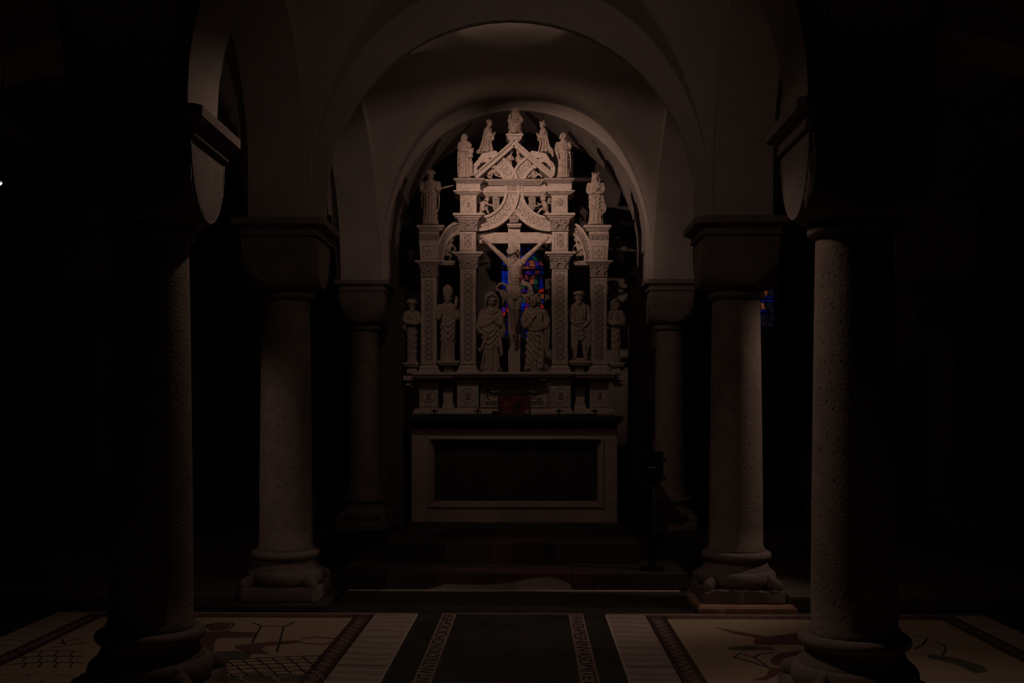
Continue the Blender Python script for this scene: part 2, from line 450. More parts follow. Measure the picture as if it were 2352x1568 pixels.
rect('mortar_joint', G(800, 1355).x, G(1560, 1355).x, G(1200, 1357).y, G(1200, 1354).y, M['grout'], .002, 0)
BW = .125
def mosaic_panel(x0, x1, outer):
    """field, guilloche borders on both long sides and across the far end"""
    yt = YE-.058
    m0, m1 = (x0+outer[0], x1-outer[1])
    if outer[0]: rect('marble_slab', x0, m0, YS, yt, M['marble'], .001)
    if outer[1]: rect('marble_slab', m1, x1, YS, yt, M['marble'], .001)
    rect('mosaic_border', m0, m0+BW, YS, yt, M['mosaicborder'], .0005)
    rect('mosaic_border', m1-BW, m1, YS, yt, M['mosaicborder'], .0005)
    rect('mosaic_border', m0+BW, m1-BW, yt-.12, yt, M['mosaicborder'], .0005)
    rect('mosaic_field', m0+BW, m1-BW, YS, yt-.12, M['mosaic'], .0005)
    return m0, m1, yt
def ribbon(mb, pts, w, z=.0022):
    pts = [Vector((p[0], p[1], 0)) for p in pts]
    L = []
    for i, p in enumerate(pts):
        d = (pts[min(i+1, len(pts)-1)] - pts[max(i-1, 0)])
        d = d.normalized() if d.length > 1e-6 else Vector((1, 0, 0))
        n = Vector((-d.y, d.x, 0))*w/2
        L.append((p+n, p-n))
    for i in range(len(L)-1):
        a, b = L[i]; c, d = L[i+1]
        mb.add([(a.x, a.y, z), (b.x, b.y, z), (d.x, d.y, z), (c.x, c.y, z)], [(0, 1, 2, 3)])
    return mb
def fpart(mb, name, mat):
    o = mb.build(name, mat); o.parent = floor; o['kind'] = 'stuff'; return o
def guilloche(x, y0, y1):
    """running scroll line with thin rails, inlaid along a border band"""
    rails, scroll = MB(), MB()
    for t in (-.055, -.04, .04, .055): ribbon(rails, [(x+t, y0), (x+t, y1)], .006)
    n = int((y1-y0)/.02)
    k = 0
    yy = y0
    while yy < y1-.12:
        for sg in (1, -1):
            cx, cy = x+sg*.012, yy+(.0 if sg > 0 else .05)
            ribbon(scroll, [(cx+.018*sg*math.cos(a*.45)*(1-a/26), cy+.03*math.sin(a*.45)*(1-a/26)) for a in range(0, 20)], .006)
        yy += .10
    fpart(rails, 'mosaic_rails', M['mosaicline']); fpart(scroll, 'mosaic_scroll', M['mosaiccream'])
lm = mosaic_panel(LM0, LM1, (.24, 0)); rm = mosaic_panel(RM0, RM1, (0, .22))
for (m0, m1, yt) in (lm, rm):
    guilloche(m0+BW/2, 3.4, yt-.01); guilloche(m1-BW/2, 3.4, yt-.01)
    top = MB()
    x = m0+BW+.05
    while x < m1-BW-.1:
        ribbon(top, [(x, yt-.10), (x+.03, yt-.05), (x+.07, yt-.03), (x+.05, yt-.075), (x+.02, yt-.06)], .007); x += .105
    fpart(top, 'mosaic_scroll', M['mosaiccream'])
# inlaid shapes of the two fields: points given as photo pixels lying on the floor
def inlay(pts, mat, z=.0012):
    q = [G(*p) for p in pts]
    n = len(q)
    o = MB().add([(p.x, p.y, z) for p in q] , [tuple(range(n))]).build('mosaic_shape', mat); o.parent = floor
def lines(polys, w, mat=None):
    mb = MB()
    for pl in polys: ribbon(mb, [G(*p) for p in pl], w)
    fpart(mb, 'mosaic_lines', mat or M['mosaicline'])
inlay([(440,1452),(520,1450),(592,1452),(590,1463),(545,1464),(500,1466),(490,1480),(492,1494),(470,1500),(440,1490)], M['mosaicred'])
inlay([(540,1482),(620,1474),(690,1470),(690,1475),(610,1484),(600,1490),(620,1502),(570,1500),(540,1488)], M['mosaicred'])
inlay([(470,1498),(540,1494),(580,1500),(570,1514),(480,1518),(450,1512)], M['mosaicgreen'])
inlay([(470,1434),(500,1430),(530,1432),(522,1446),(480,1447)], M['mosaicred'])
lines([[(462,1450),(475,1438),(500,1431),(530,1430),(538,1434),(525,1446)],
       [(600,1438),(578,1477)], [(652,1440),(636,1497)], [(580,1430),(600,1438),(652,1439),(678,1428)],
       [(690,1467),(730,1463),(770,1467)], [(690,1476),(740,1480),(765,1476)], [(480,1448),(530,1449)]], .012)
mas = []
for k, v in enumerate((1508, 1515, 1523, 1532, 1542)):
    a, b = 500-6*k, 745-9*k
    mas.append([(a, v+9), (a+80, v+4), (b, v-3)])
    for t in range(7):
        u = a+20+t*(b-a)/7+(k % 2)*16
        mas.append([(u, v+7-t*1.5), (u+8, v+15-t*1.5)])
for k, v in enumerate((1500, 1512, 1526)):
    mas.append([(30-8*k, v), (110, v-6), (190, v-4)])
    for t in range(4): mas.append([(60+36*t, v-4), (52+36*t, v+8)])
mas += [[(110, 1474), (140, 1466), (150, 1480)], [(135, 1478), (190, 1464)], [(120, 1488), (195, 1476)]]
lines(mas, .009)
curl = MB()
for cu, cv, rr in ((560, 1560, .16), (640, 1552, .2), (690, 1560, .12), (20, 1556, .1), (90, 1556, .11), (140, 1560, .1)):
    c0 = G(cu, cv); inl = [(c0.x+rr*math.cos(t*.5), c0.y+rr*.8*math.sin(t*.5)) for t in range(0, 12)]
    ribbon(curl, inl, .014)
fpart(curl, 'mosaic_curls', M['mosaiccream'])
inlay([(505,1568),(520,1553),(600,1546),(700,1548),(720,1560),(715,1568)], M['mosaicgreen'])
inlay([(1640,1440),(1700,1451),(1760,1461),(1800,1458),(1850,1450),(1865,1456),(1850,1478),(1760,1482),(1732,1478),(1733,1464),(1690,1456)], M['mosaicred'])
inlay([(1668,1487),(1720,1482),(1770,1486),(1780,1492),(1700,1494),(1672,1492)], M['mosaicgreen'])
inlay([(1770,1512),(1790,1500),(1860,1490),(1850,1520),(1800,1530),(1772,1526)], M['mosaicred'])
inlay([(1768,1534),(1795,1534),(1785,1550),(1760,1562),(1728,1562),(1760,1552)], M['mosaicred'])
inlay([(2130,1500),(2200,1512),(2260,1530),(2270,1542),(2240,1546),(2190,1524),(2130,1510)], M['mosaicgreen'])
lines([[(1686,1509),(1700,1500),(1732,1510),(1762,1530)], [(1686,1509),(1770,1534)], [(1732,1510),(1745,1502),(1780,1498)],
       [(1735,1480),(1780,1476),(1850,1482)], [(2100,1490),(2120,1480),(2130,1465),(2100,1460)], [(2145,1472),(2168,1480),(2172,1492),(2165,1505)],
       [(1840,1468),(1860,1452),(1880,1450)]], .011)
# lettering of the two inscription bands
def letters(txt, x, y0, y1, h, up):
    cu = bpy.data.curves.new('inscription', 'FONT'); cu.body = txt; cu.size = 1.0; cu.extrude = 0
    cu.align_x = 'LEFT'; cu.align_y = 'CENTER'
    t = bpy.data.objects.new('tmp_text', cu); COL.objects.link(t)
    bpy.context.view_layer.update()
    me = bpy.data.meshes.new_from_object(t.evaluated_get(bpy.context.evaluated_depsgraph_get()))
    bpy.data.objects.remove(t)
    xs = [v.co.x for v in me.vertices]; ys = [v.co.y for v in me.vertices]
    sx = (y1-y0)/(max(xs)-min(xs)); sy = h/(max(ys)-min(ys)); yc = (max(ys)+min(ys))/2; xm = min(xs)
    for v in me.vertices:
        a = (v.co.x-xm)*sx; b = (v.co.y-yc)*sy
        v.co = (x-b, y0+a, .0015) if up else (x+b, y1-a, .0015)
    me.materials.append(M['mosaicline'])
    o = bpy.data.objects.new('inscription', me); COL.objects.link(o); o.parent = floor
letters('VOGSTINTANTILOIONDHOIORSHPSR', (TB0+TB1)/2, 4.9, YE-.05, .075, True)
letters('HVAENPESHINVASDMITETELEVA', (TB2+TB3)/2, 4.9, YE-.05, .075, False)

# low platforms of the aisles beside the middle columns
for sgn, nm, pxs in ((-1, 'left', None), (1, 'right', None)):
    xs = sorted((sgn*1.93, sgn*6.3))
    o = MB()
    o.box(xs[0], xs[1], 7.30, 11.3, 0, .10)
    p = o.build('aisle_platform', M['floorbase'], None, False, None, .01)
    p['kind'] = 'structure'; p['label'] = 'low raised stone paving of the %s aisle' % nm
    p.parent = floor

# ================================================================== columns
def sq_loop(h, z, n=64, R_=1e9, rc=0.0):
    out = []
    for j in range(n):
        a = 2*math.pi*(j+.5)/n
        r = min(h/max(abs(math.cos(a)), abs(math.sin(a))), R_)
        out.append((r*math.cos(a), r*math.sin(a), z))
    return out
def col_meshes(r0, r1, ab, ph, zb, capz, aboz, rough=False):
    """meshes of one kind of column in local coordinates: origin on the floor under its centre"""
    me = {}
    def store(k, mb, mat): m = mb.mesh(k); m.materials.append(mat); me[k] = m
    pb = MB(); g = .006
    pb.loops([sq_loop(ph-g, zb, 48), sq_loop(ph, zb+.008, 48), sq_loop(ph, zb+.088, 48), sq_loop(ph-g, zb+.097, 48)])
    if rough:
        rn = random.Random(4)
        pb.v = [(x+rn.uniform(-.012, .012), y+rn.uniform(-.012, .012), z+(rn.uniform(-.015, .004) if z > zb+.05 else 0)) for x, y, z in pb.v]
    store('plinth', pb, M['capital'])
    z0 = zb+.095; pr = [(ph*.93, z0)]
    for i in range(9):
        t = -math.pi/2+math.pi*i/8
        pr.append((ph*.86+ph*.13*math.cos(t), z0+.055+.055*math.sin(t)))
    pr += [(ph*.86, z0+.112), (ph*.84, z0+.122)]
    for i in range(6):
        t = i/5
        pr.append((ph*(.83-.07*math.sin(t*math.pi/2)), z0+.122+.06*t))
    for i in range(9):
        t = -math.pi/2+math.pi*i/8
        pr.append((ph*.78+ph*.095*math.cos(t), z0+.212+.028*math.sin(t)))
    pr += [(r0+.012, z0+.242), (r0+.006, z0+.25)]
    store('base', MB().lathe(pr, n=48), M['capital'])
    sp = MB()                                           # one corner spur, pointing along +x +y
    d = ph*.80
    sp.ell((d*1.06, d*1.06, z0+.012), (.040, .040, .055)); sp.ell((d*.95, d*.95, z0+.03), (.042, .042, .052)); sp.ell((d*.82, d*.82, z0+.06), (.034, .034, .045))
    store('spur', sp, M['capital'])
    sh = [(r0+.012, z0+.245), (r0+.012, z0+.262), (r0, z0+.28)]
    for i in range(1, 13):
        t = i/12; sh.append((r0+(r1-r0)*(t**1.4), z0+.28+(capz-.05-z0-.28)*t))
    store('shaft', MB().lathe(sh, n=56), M['column'])
    hw = ab*.80; hc = aboz-capz
    nk = [(r1*.96, capz-.055)] + [(r1+.02+.018*math.cos(-math.pi/2+math.pi*i/6), capz-.025+.025*math.sin(-math.pi/2+math.pi*i/6)) for i in range(7)] + [(r1, capz+.006)]
    store('necking_ring', MB().lathe(nk, n=40), M['capital'])
    loops = []
    for i in range(19):
        t = i/18; z = capz+hc*t
        Rz = r1*1.02+(hw*1.42-r1*1.02)*math.sqrt(max(0, 1-(1-min(1, t/.92))**2))
        loops.append(sq_loop(hw, z, 72, Rz))
    store('capital', MB().loops(loops), M['capital'])
    rim = MB(); rr = hw*.93
    for k in range(2):
        q = rr-k*.035
        rim.tube([(q*math.cos(math.pi+math.pi*i/20), -hw+.004, aboz-.02+(hc*.86-k*.035)*math.sin(math.pi+math.pi*i/20)) for i in range(21)], .009 if k == 0 else .005, 6)
    store('shield_rim', rim, M['capital'])
    H = SPR-aboz
    a = ab
    store('abacus', MB().loops([sq_loop(x, aboz+H*t, 64) for x, t in ((hw*.98, -.01), (hw+.02, .0), (hw+.022, .14), (hw+.012, .16), (a-.05, .42), (a-.035, .47), (a-.035, .52), (a-.012, .56), (a, .60), (a, .985), (a-.006, 1.0))]), M['capital'])
    return me
def column(me, x, y, label, group=None, rot=0.0, under=None):
    e = bpy.data.objects.new('stone_column', None); COL.objects.link(e); e.location = (x, y, 0); e.rotation_euler = (0, 0, rot)
    tag(e, label, 'column', group)
    P = {}
    for k in ('plinth', 'base', 'shaft', 'necking_ring', 'capital', 'abacus'):
        o = bpy.data.objects.new(k, me[k]); COL.objects.link(o); o.parent = e; P[k] = o
        for p in me[k].polygons: p.use_smooth = True
        me[k].set_sharp_from_angle(angle=R(34))
    for k in range(4):
        for nm, par in (('spur', 'base'), ('shield_rim', 'capital')):
            o = bpy.data.objects.new(nm, me[nm]); COL.objects.link(o); o.parent = P[par]; o.rotation_euler = (0, 0, k*math.pi/2)
            for p in me[nm].polygons: p.use_smooth = True
    return e
big = col_meshes(.190, .169, .334, .284, .045, 2.225, 2.60)
bigr = dict(big); bigr['plinth'] = col_meshes(.190, .169, .334, .284, .045, 2.225, 2.60, True)['plinth']
far = col_meshes(.170, .146, .290, .27, .13, 2.26, 2.61)
column(big, -CW, 4.865, 'thick round column standing on the mosaic that shows a masonry pattern')
column(big, CW, 4.805, 'thick round column standing on the mosaic with thin outlined figures')
column(big, -CW-.005, YB, 'round column with neat corner spurs on a plinth over a dark slab')
column(bigr, CW+.003, YB, 'pitted round column on a crumbling plinth over a reddish slab')
column(far, -CW, YC, 'slim round column beside the altar with the thin metal rod')
column(far, CW-.005, YC, 'slim round column beside the altar behind the black floor stand')
for sg in (-1, 1):
    column(far, sg*SIDE, YC, 'column lost in the dark side aisle under a pale vault springing', 'columns at the far corners of the side aisles')
# slabs under the columns
for x, y, nm, mt, a, lab in ((-CW, YB, 'plinth_slab', 'darkslab', (525, 745), 'thin dark stone slab under the column with neat corner spurs'),
                             (CW, YB, 'plinth_slab', 'redslab', (1606, 1830), 'worn reddish sandstone slab under the crumbling column plinth')):
    x0, x1 = U(a[0], 1400, 7.19).x, U(a[1], 1400, 7.19).x
    if mt == 'darkslab':
        o = MB().box(x0, x1, 7.19, 7.19+(x1-x0), 0, .044).build(nm, M[mt], None, False, None, .006)
    else:
        rn = random.Random(3); ring = []
        yy = 7.19+(x1-x0)
        for t in range(40):
            q = t/10; s_i = int(q); f = q-s_i
            p = [(x0+(x1-x0)*f, 7.19), (x1, 7.19+(yy-7.19)*f), (x1-(x1-x0)*f, yy), (x0, yy-(yy-7.19)*f)][s_i]
            ring.append((p[0]+rn.uniform(-.012, .012), p[1]+rn.uniform(-.012, .012)))
        o = MB().loops([[(p[0], p[1], 0) for p in ring], [(p[0], p[1], .03) for p in ring], [(x+(p[0]-x)*.965, y+(p[1]-y)*.965, .044) for p in ring]]).build(nm, M[mt])
    tag(o, lab, 'slab')
for sg in (-1, 1):
    x = sg*CW
    o = MB().box(x-.33, x+.33, YC-.33, 11.43, 0, .128).build('column_footing', M['stepdark'], None, False, None, .008)
    tag(o, 'low square stone footing under the slim column %s' % ('beside the thin metal rod' if sg < 0 else 'behind the black floor stand'), 'footing', 'footings of the columns beside the altar')
for sg in (-1, 1):
    x = sg*SIDE
    o = MB().box(x-.33, x+.33, YC-.33, 11.43, .10, .128).build('column_footing', M['stepdark'], None, False, None, .005)
    tag(o, 'thin stone footing under a column in the dark side aisle', 'footing', 'footings of the aisle columns')

# ================================================================== altar steps and altar
AX = U(1181, 900, 10.2).x
def step(name, x0, x1, y0, y1, z0, z1, label, cuts, mats):
    e = thing(name, ((x0+x1)/2, y0, z0), label, 'step')
    t = .06
    MB().box(x0+.01, x1-.01, y0+t, y1, z0, z1-.004).build('core', M['stepdark'], e)
    # riser blocks in front and tread slabs above them
    for a, b, m in zip(cuts[:-1], cuts[1:], mats):
        MB().box(a+.002, b-.002, y0, y0+.3, z0, z1).build('step_slab', M[m], e, False, None, .006)
    n = len(cuts)-1
    for a, b in zip(cuts[:-1], cuts[1:]):
        MB().box(a+.003, b-.003, y0+.303, y1, z1-.03, z1-.001).build('tread_slab', M['stepdark'], e, False, None, .004)
    return e
zs1 = .13; ys1 = 8.09
q = lambda px: U(px, 1340, ys1).x
step('altar_step', q(780), q(1580), ys1, 10.9, 0, zs1, 'lowest altar step with a wavy painted patch of light on its riser',
     [q(780), q(1000), q(1125), q(1312), q(1360), q(1580)], ['stepdark', 'stepred', 'stepred', 'stepred', 'stepdark'])
st1 = bpy.data.objects['altar_step']
pp = [(975,1353.5),(1000,1349),(1022,1341),(1060,1342),(1110,1343),(1150,1340),(1190,1334),(1225,1327),(1255,1325),(1285,1330),(1303,1337),(1312,1343),(1312,1353.5)]  # outline of the lit part of the riser, its light painted pale
MB().loops([[(lambda q_: (q_.x, yy, max(q_.z, .002)))(U(u, v, ys1)) for u, v in pp] for yy in (ys1-.003, ys1+.05)]).build('lit_marble_patch', M['steplight'], st1, False, None, 0, 'marble with the light on it painted as a wavy shape')
ys2 = 8.62; zs2 = .295
q = lambda px: U(px, 1280, ys2).x
step('altar_step', q(884), q(1471), ys2, 11.0, zs1, zs2, 'upper altar step with a reddish block, carrying the altar block',
     [q(884), q(1125), q(1250), q(1471)], ['stepdark', 'stepred', 'stepdark'])

YAF = 10.13
altar = thing('altar', (AX, YAF+.4, zs2), 'stone block altar with framed dark front panel and black top slab', 'altar')
ax0, ax1 = U(945, 1100, YAF).x, U(1418, 1100, YAF).x
zt = U(1181, 978, YAF).z
YAB = 10.93
MB().box(ax0+.03, ax1-.03, YAF+.09, YAB, zs2, zt).build('altar_body', M['altarframe'], altar)
ix0, ix1 = U(985, 1100, YAF).x, U(1385, 1100, YAF).x
iz0, iz1 = U(1181, 1163, YAF).z, U(1181, 1007, YAF).z
fw = MB(); fw.box(ax0, ix0, YAF, YAF+.09, zs2, zt); fw.build('frame_stile', M['altarframe'], altar, False, None, .004)
fw = MB(); fw.box(ix1, ax1, YAF, YAF+.09, zs2, zt); fw.build('frame_stile', M['altarframe'], altar, False, None, .004)
fw = MB(); fw.box(ix0, ix1, YAF+.001, YAF+.09, zs2, iz0); fw.build('frame_rail', M['altarframe'], altar, False, None, .004)
fw = MB(); fw.box(ix0, ix1, YAF+.001, YAF+.09, iz1, zt); fw.build('frame_rail', M['altarframe'], altar, False, None, .004)
for k in range(3):
    i = .0+.018*k; mo = MB(); rr = .012
    yk = YAF-.004+.028*k
    pts = [(ix0+i, yk, iz0+i), (ix1-i, yk, iz0+i), (ix1-i, yk, iz1-i), (ix0+i, yk, iz1-i), (ix0+i, yk, iz0+i)]
    for a, b in zip(pts[:-1], pts[1:]): mo.tube([a, b], rr, 8)
    mo.build('frame_moulding', M['altarframe'], altar, True)
MB().box(ix0, ix1, YAF+.07, YAF+.085, iz0, iz1).build('front_panel', M['altarpanel'], altar)
mx0, mx1 = U(930, 960, 10.02).x, U(1432, 960, 10.02).x
zm0, zm1 = zt, U(1181, 955, 10.02).z
MB().loops([[(a, b, z) for a, b in ((mx0+d, 10.02+d), (mx1-d, 10.02+d), (mx1-d, YAB+.06-d), (mx0+d, YAB+.06-d))] for d, z in ((.05, zm0), (.045, zm0+.02), (.02, zm0+.045), (.0, zm0+.055), (.0, zm1-.004), (.004, zm1))]).build('altar_slab', M['mensa'], altar)
ZM = zm1

# ================================================================== the carved altarpiece
altarpiece = thing('altarpiece', (AX, 10.7, ZM), 'carved stone altarpiece of pilasters, crossing arches and gable on the altar slab', 'altarpiece')
MIR = 2361.0
def pxr(a, b, side):
    return (a, b) if side < 0 else (MIR-b, MIR-a)
def moulding(mb, px0, px1, py0, py1, yf, yb, ov=5, flip=False, back=True):
    """projecting moulding: widest at the top (flip: at the bottom); pixel extent is that of its front face"""
    a, b = U(px0, py1, yf), U(px1, py0, yf); s = yf/F; o = ov*s
    z0, z1 = a.z, b.z; h = z1-z0
    prof = [(o, 0), (o*.95, .18), (o*.55, .24), (o*.5, .42), (o*.15, .52), (0, .58), (0, .94), (o*.1, 1)]
    if flip: prof = [(d, 1-t) for d, t in reversed(prof)]
    bb = (lambda d: yb) if not back else (lambda d: yb-d)
    return mb.loops([[(a.x+d, yf+d, z0+h*t), (b.x-d, yf+d, z0+h*t), (b.x-d, bb(d), z0+h*t), (a.x+d, bb(d), z0+h*t)] for d, t in prof])
def beads(mb, px0, px1, py, yf, step=4.2, r=1.7):
    n = max(2, int((px1-px0)/step)); s = yf/F
    for i in range(n):
        p = U(px0+(px1-px0)*(i+.5)/n, py, yf)
        mb.ell((p.x, yf, p.z), (r*s*.85, r*s*.7, r*s*1.35), n=8, m=5)
    return mb
def frame4(mb, px0, px1, py0, py1, yf, d, w=3):
    s = yf/F
    for x0, x1, y0, y1 in ((px0, px0+w, py0, py1), (px1-w, px1, py0, py1), (px0+w, px1-w, py0, py0+w), (px0+w, px1-w, py1-w, py1)):
        mb.bpx(x0, y0, x1, y1, yf, yf+d)
    return mb
def vine(mb, px0, px1, py0, py1, yf, seed=1):
    """candelabra relief: stem, mirrored scrolls and leaves"""
    s = yf/F; rn = random.Random(seed); xc = (px0+px1)/2; hw = (px1-px0)/2
    P = lambda u, v, w=0: (lambda q: (q.x, yf-w*s, q.z))(U(u, v, yf))
    mb.tube([P(xc, py0+2), P(xc, py1-2)], 1.0*s, 6)
    v = py1-4; k = 0
    while v > py0+9:
        h = 13+rn.uniform(-1.5, 2)
        for sg in (-1, 1):
            pts = [P(xc+sg*hw*.86*math.sin(t*.62)*(1-.055*t), v-h*.5+h*.46*math.cos(t*.62)*(1-.05*t), .4) for t in range(0, 9)]
            mb.tube(pts, [1.3*s*(1-.05*t) for t in range(9)], 5)
            p = P(xc+sg*hw*.42, v-h*.5, .3); mb.ell(p, (1.7*s, 1.3*s, 2.2*s), n=7, m=5)
            p = P(xc+sg*hw*.72, v-h*.95, .2); mb.ell(p, (1.5*s, 1.0*s, 1.7*s), n=7, m=5)
        p = P(xc, v-h, .6); mb.ell(p, ((2.2+1.2*(k % 2))*s, 1.7*s, 2.4*s), n=8, m=5)
        v -= h; k += 1
    return mb
def rosette(mb, u, v, rad, yf, seed=0):
    s = yf/F; c = U(u, v, yf); rn = random.Random(seed)
    for q, t in ((rad, 1.5), (rad*.84, .8)):
        mb.tube([(c.x+q*s*math.cos(2*math.pi*i/24), yf, c.z+q*s*math.sin(2*math.pi*i/24)) for i in range(25)], t*s, 6)
    return mb
def medallion_head(mb, u, v, rad, yf):
    s = yf/F; c = U(u, v, yf)
    mb.ell((c.x, yf, c.z+.05*rad*s), (rad*.38*s, rad*.3*s, rad*.48*s)); mb.ell((c.x-.25*rad*s, yf, c.z+.05*rad*s), (rad*.12*s, rad*.2*s, rad*.1*s), n=8, m=5)
    mb.ell((c.x+.05*rad*s, yf, c.z-.55*rad*s), (rad*.55*s, rad*.22*s, rad*.26*s)); mb.ell((c.x+.12*rad*s, yf, c.z+.3*rad*s), (rad*.42*s, rad*.3*s, rad*.3*s))
    return mb
def leaf_capital(px0, px1, py0, py1, yf, yb, part, mat):
    """capital bell with two leaves and corner volutes, py0 is its top"""
    mb = MB(); a, b = U(px0+3, py1, yf+.01), U(px1-3, py0, yf+.01); c, d = U(px0, py1, yf), U(px1, py0, yf)
    mb.frus(a.x, b.x, yf+.012, yb, a.z, c.x, d.x, yf, yb, b.z)
    s = yf/F; h = py1-py0; w = px1-px0
    P = lambda u, v, t=0: (lambda q: (q.x, yf-t*s, q.z))(U(u, v, yf))
    for cx in (px0+w*.28, px1-w*.28):
        for k in range(-3, 4):
            mb.tube([P(cx, py1-1, -1), P(cx+k*w*.035, py1-h*.45, .5), P(cx+k*w*.075, py0+h*(.28+.05*abs(k)), 2.2)], [1.1*s, 1.6*s, 1.0*s], 6)
        mb.ell(P(cx, py0+h*.26, 2.2), (w*.10*s, 2.0*s, h*.09*s), n=9, m=6)
    for cx, sg in ((px0+2, 1), (px1-2, -1)):
        mb.tube([P(cx+sg*(3.4*math.cos(t*.7)*(1-t*.085)), py0+h*.17+3.2*math.sin(t*.7)*(1-t*.085), 1.2) for t in range(10)], [1.3*s]*10, 6)
    mb.tube([P(px0+2, py0+1.5, 1), P(px0+w*.5, py0+3.5, 0), P(px1-2, py0+1.5, 1)], 1.2*s, 6)
    mb.ell(P(px0+w*.5, py0+3, 1.2), (2.6*s, 2*s, 2.6*s), n=9, m=6)
    mb.bpx(px0+1, py1-2.2, px1-1, py1, yf-.004, yb)
    return subpart(mb, 'capital', mat, part, True)

YI, YO, YM = 10.50, 10.58, 10.62
YBK = 10.80
for side in (-1, 1):
    Xr = lambda a, b: pxr(a, b, side)
    # ---- inner pilaster with its two storeys
    part = MB().bpx(*[Xr(1057, 1093)[0], 617, Xr(1057, 1093)[1], 838], YI, YBK).build('pilaster', M['carved'], altarpiece)
    x0, x1 = Xr(1057, 1093)
    subpart(frame4(MB(), x0, x1, 618, 836, YI-.008, .012, 4), 'panel_frame', M['carved'], part)
    subpart(vine(MB(), x0+5, x1-5, 624, 831, YI, 11+side), 'vine_relief', M['relief'], part, True)
    b = MB(); moulding(b, *Xr(1048, 1101), 846, 858, YI-.05, YBK+.03, 4, True); moulding(b, *Xr(1053, 1096), 838, 846, YI-.025, YBK+.01, 3, True)
    subpart(b, 'pilaster_base', M['carved'], part)
    leaf_capital(*Xr(1053, 1098), 590, 617, YI-.015, YBK, part, M['relief'])
    b = MB(); moulding(b, *Xr(1040, 1109), 577, 589, YI-.06, YBK+.04, 9)
    subpart(b, 'abacus', M['carved'], part)
    up = MB().bpx(Xr(1056, 1093)[0], 530, Xr(1056, 1093)[1], 577, YI, YBK).build('upper_pilaster', M['carved'], altarpiece)
    x0, x1 = Xr(1056, 1093)
    subpart(frame4(MB(), x0+3, x1-3, 534, 574, YI-.008, .012, 3), 'panel_frame', M['carved'], up)
    subpart(vine(MB(), x0+8, x1-8, 538, 571, YI, 21+side), 'vine_relief', M['relief'], up, True)
    leaf_capital(*Xr(1053, 1098), 502, 530, YI-.015, YBK, up, M['relief'])
    b = MB(); moulding(b, *Xr(1040, 1109), 488, 501, YI-.06, YBK+.04, 9)
    subpart(b, 'abacus', M['carved'], up)
    dd = MB().bpx(Xr(1057, 1094)[0], 446, Xr(1057, 1094)[1], 489, YI, YBK).build('dado_block', M['carved'], altarpiece)
    x0, x1 = Xr(1057, 1094)
    m = MB(); frame4(m, x0+2, x1-2, 452, 486, YI-.006, .01, 2); rosette(m, (x0+x1)/2, 469, 13, YI)
    subpart(m, 'roundel', M['carved'], dd, True)
    m = MB()
    if side < 0: medallion_head(m, (x0+x1)/2, 469, 9, YI)
    else: m.ell((U((x0+x1)/2, 469, YI).x, YI, U(0, 469, YI).z), (10*YI/F, .008, 10*YI/F))
    subpart(m, 'roundel_relief', M['relief'], dd, True)
    b = MB(); moulding(b, *Xr(1054, 1098), 444.5, 449, YI-.015, YBK, 3)
    subpart(b, 'fillet', M['carved'], dd)
    en = MB().bpx(Xr(1048, 1103)[0], 419, Xr(1048, 1103)[1], 437, YI-.03, YBK+.03).build('entablature_block', M['carved'], altarpiece)
    b = MB(); moulding(b, *Xr(1041, 1107), 436, 444, YI-.06, YBK+.05, 8)
    subpart(b, 'architrave', M['carved'], en)
    b = MB(); moulding(b, *Xr(1042, 1113), 408, 420, YI-.075, YBK+.05, 9)
    beads(b, *Xr(1047, 1108), 416.5, YI-.047)
    subpart(b, 'cornice', M['relief'], en)
    # ---- outer pilaster
    po = MB().bpx(Xr(967, 1003)[0], 637, Xr(967, 1003)[1], 838, YO, YBK).build('outer_pilaster', M['carved'], altarpiece)
    x0, x1 = Xr(967, 1003)
    subpart(frame4(MB(), x0, x1, 638, 836, YO-.008, .012, 5), 'panel_frame', M['carved'], po)
    subpart(vine(MB(), x0+6, x1-6, 644, 830, YO, 31+side), 'vine_relief', M['relief'], po, True)
    b = MB(); moulding(b, *Xr(958, 1012), 847, 858, YO-.05, YBK+.03, 5, True); moulding(b, *Xr(963, 1007), 838, 847, YO-.025, YBK+.01, 3, True)
    subpart(b, 'pilaster_base', M['carved'], po)
    leaf_capital(*Xr(964, 1006), 607, 636, YO-.012, YBK, po, M['relief'])
    b = MB(); moulding(b, *Xr(953, 1016), 597, 606, YO-.06, YBK+.03, 8)
    subpart(b, 'abacus', M['carved'], po)
    uo = MB()
    A, B = U(Xr(966, 1004)[0], 597, YO), U(Xr(966, 1004)[1], 560, YO); C_, D_ = U(Xr(963, 1008)[0], 558, YO), U(Xr(963, 1008)[1], 530, YO)
    uo.frus(A.x, B.x, YO, YBK, A.z, C_.x, D_.x, YO-.005, YBK, C_.z); uo.box(C_.x, D_.x, YO-.006, YBK, C_.z, D_.z)
    uo = uo.build('upper_block', M['carved'], altarpiece)
    m = MB(); frame4(m, Xr(971, 1000)[0], Xr(971, 1000)[1], 564, 594, YO-.006, .012, 2); vine(m, *Xr(974, 997), 566, 592, YO, 5)
    subpart(m, 'panel_relief', M['relief'], uo, True)
    m = MB()
    for k in range(4):
        u = Xr(963, 1008)[0]+6+11*k; rosette(m, u, 544, 6, YO-.008); m.ell((U(u, 544, YO).x, YO-.01, U(u, 544, YO).z), (3*YO/F, .01, 5*YO/F), n=8, m=5)
    subpart(m, 'palmette_relief', M['relief'], uo, True)
    b = MB(); moulding(b, *Xr(957, 1020), 516, 529, YO-.05, YBK+.04, 7)
    subpart(b, 'cornice', M['carved'], uo)
    # ---- quarter arch between outer and inner pilaster with its shelf
    s = YO/F
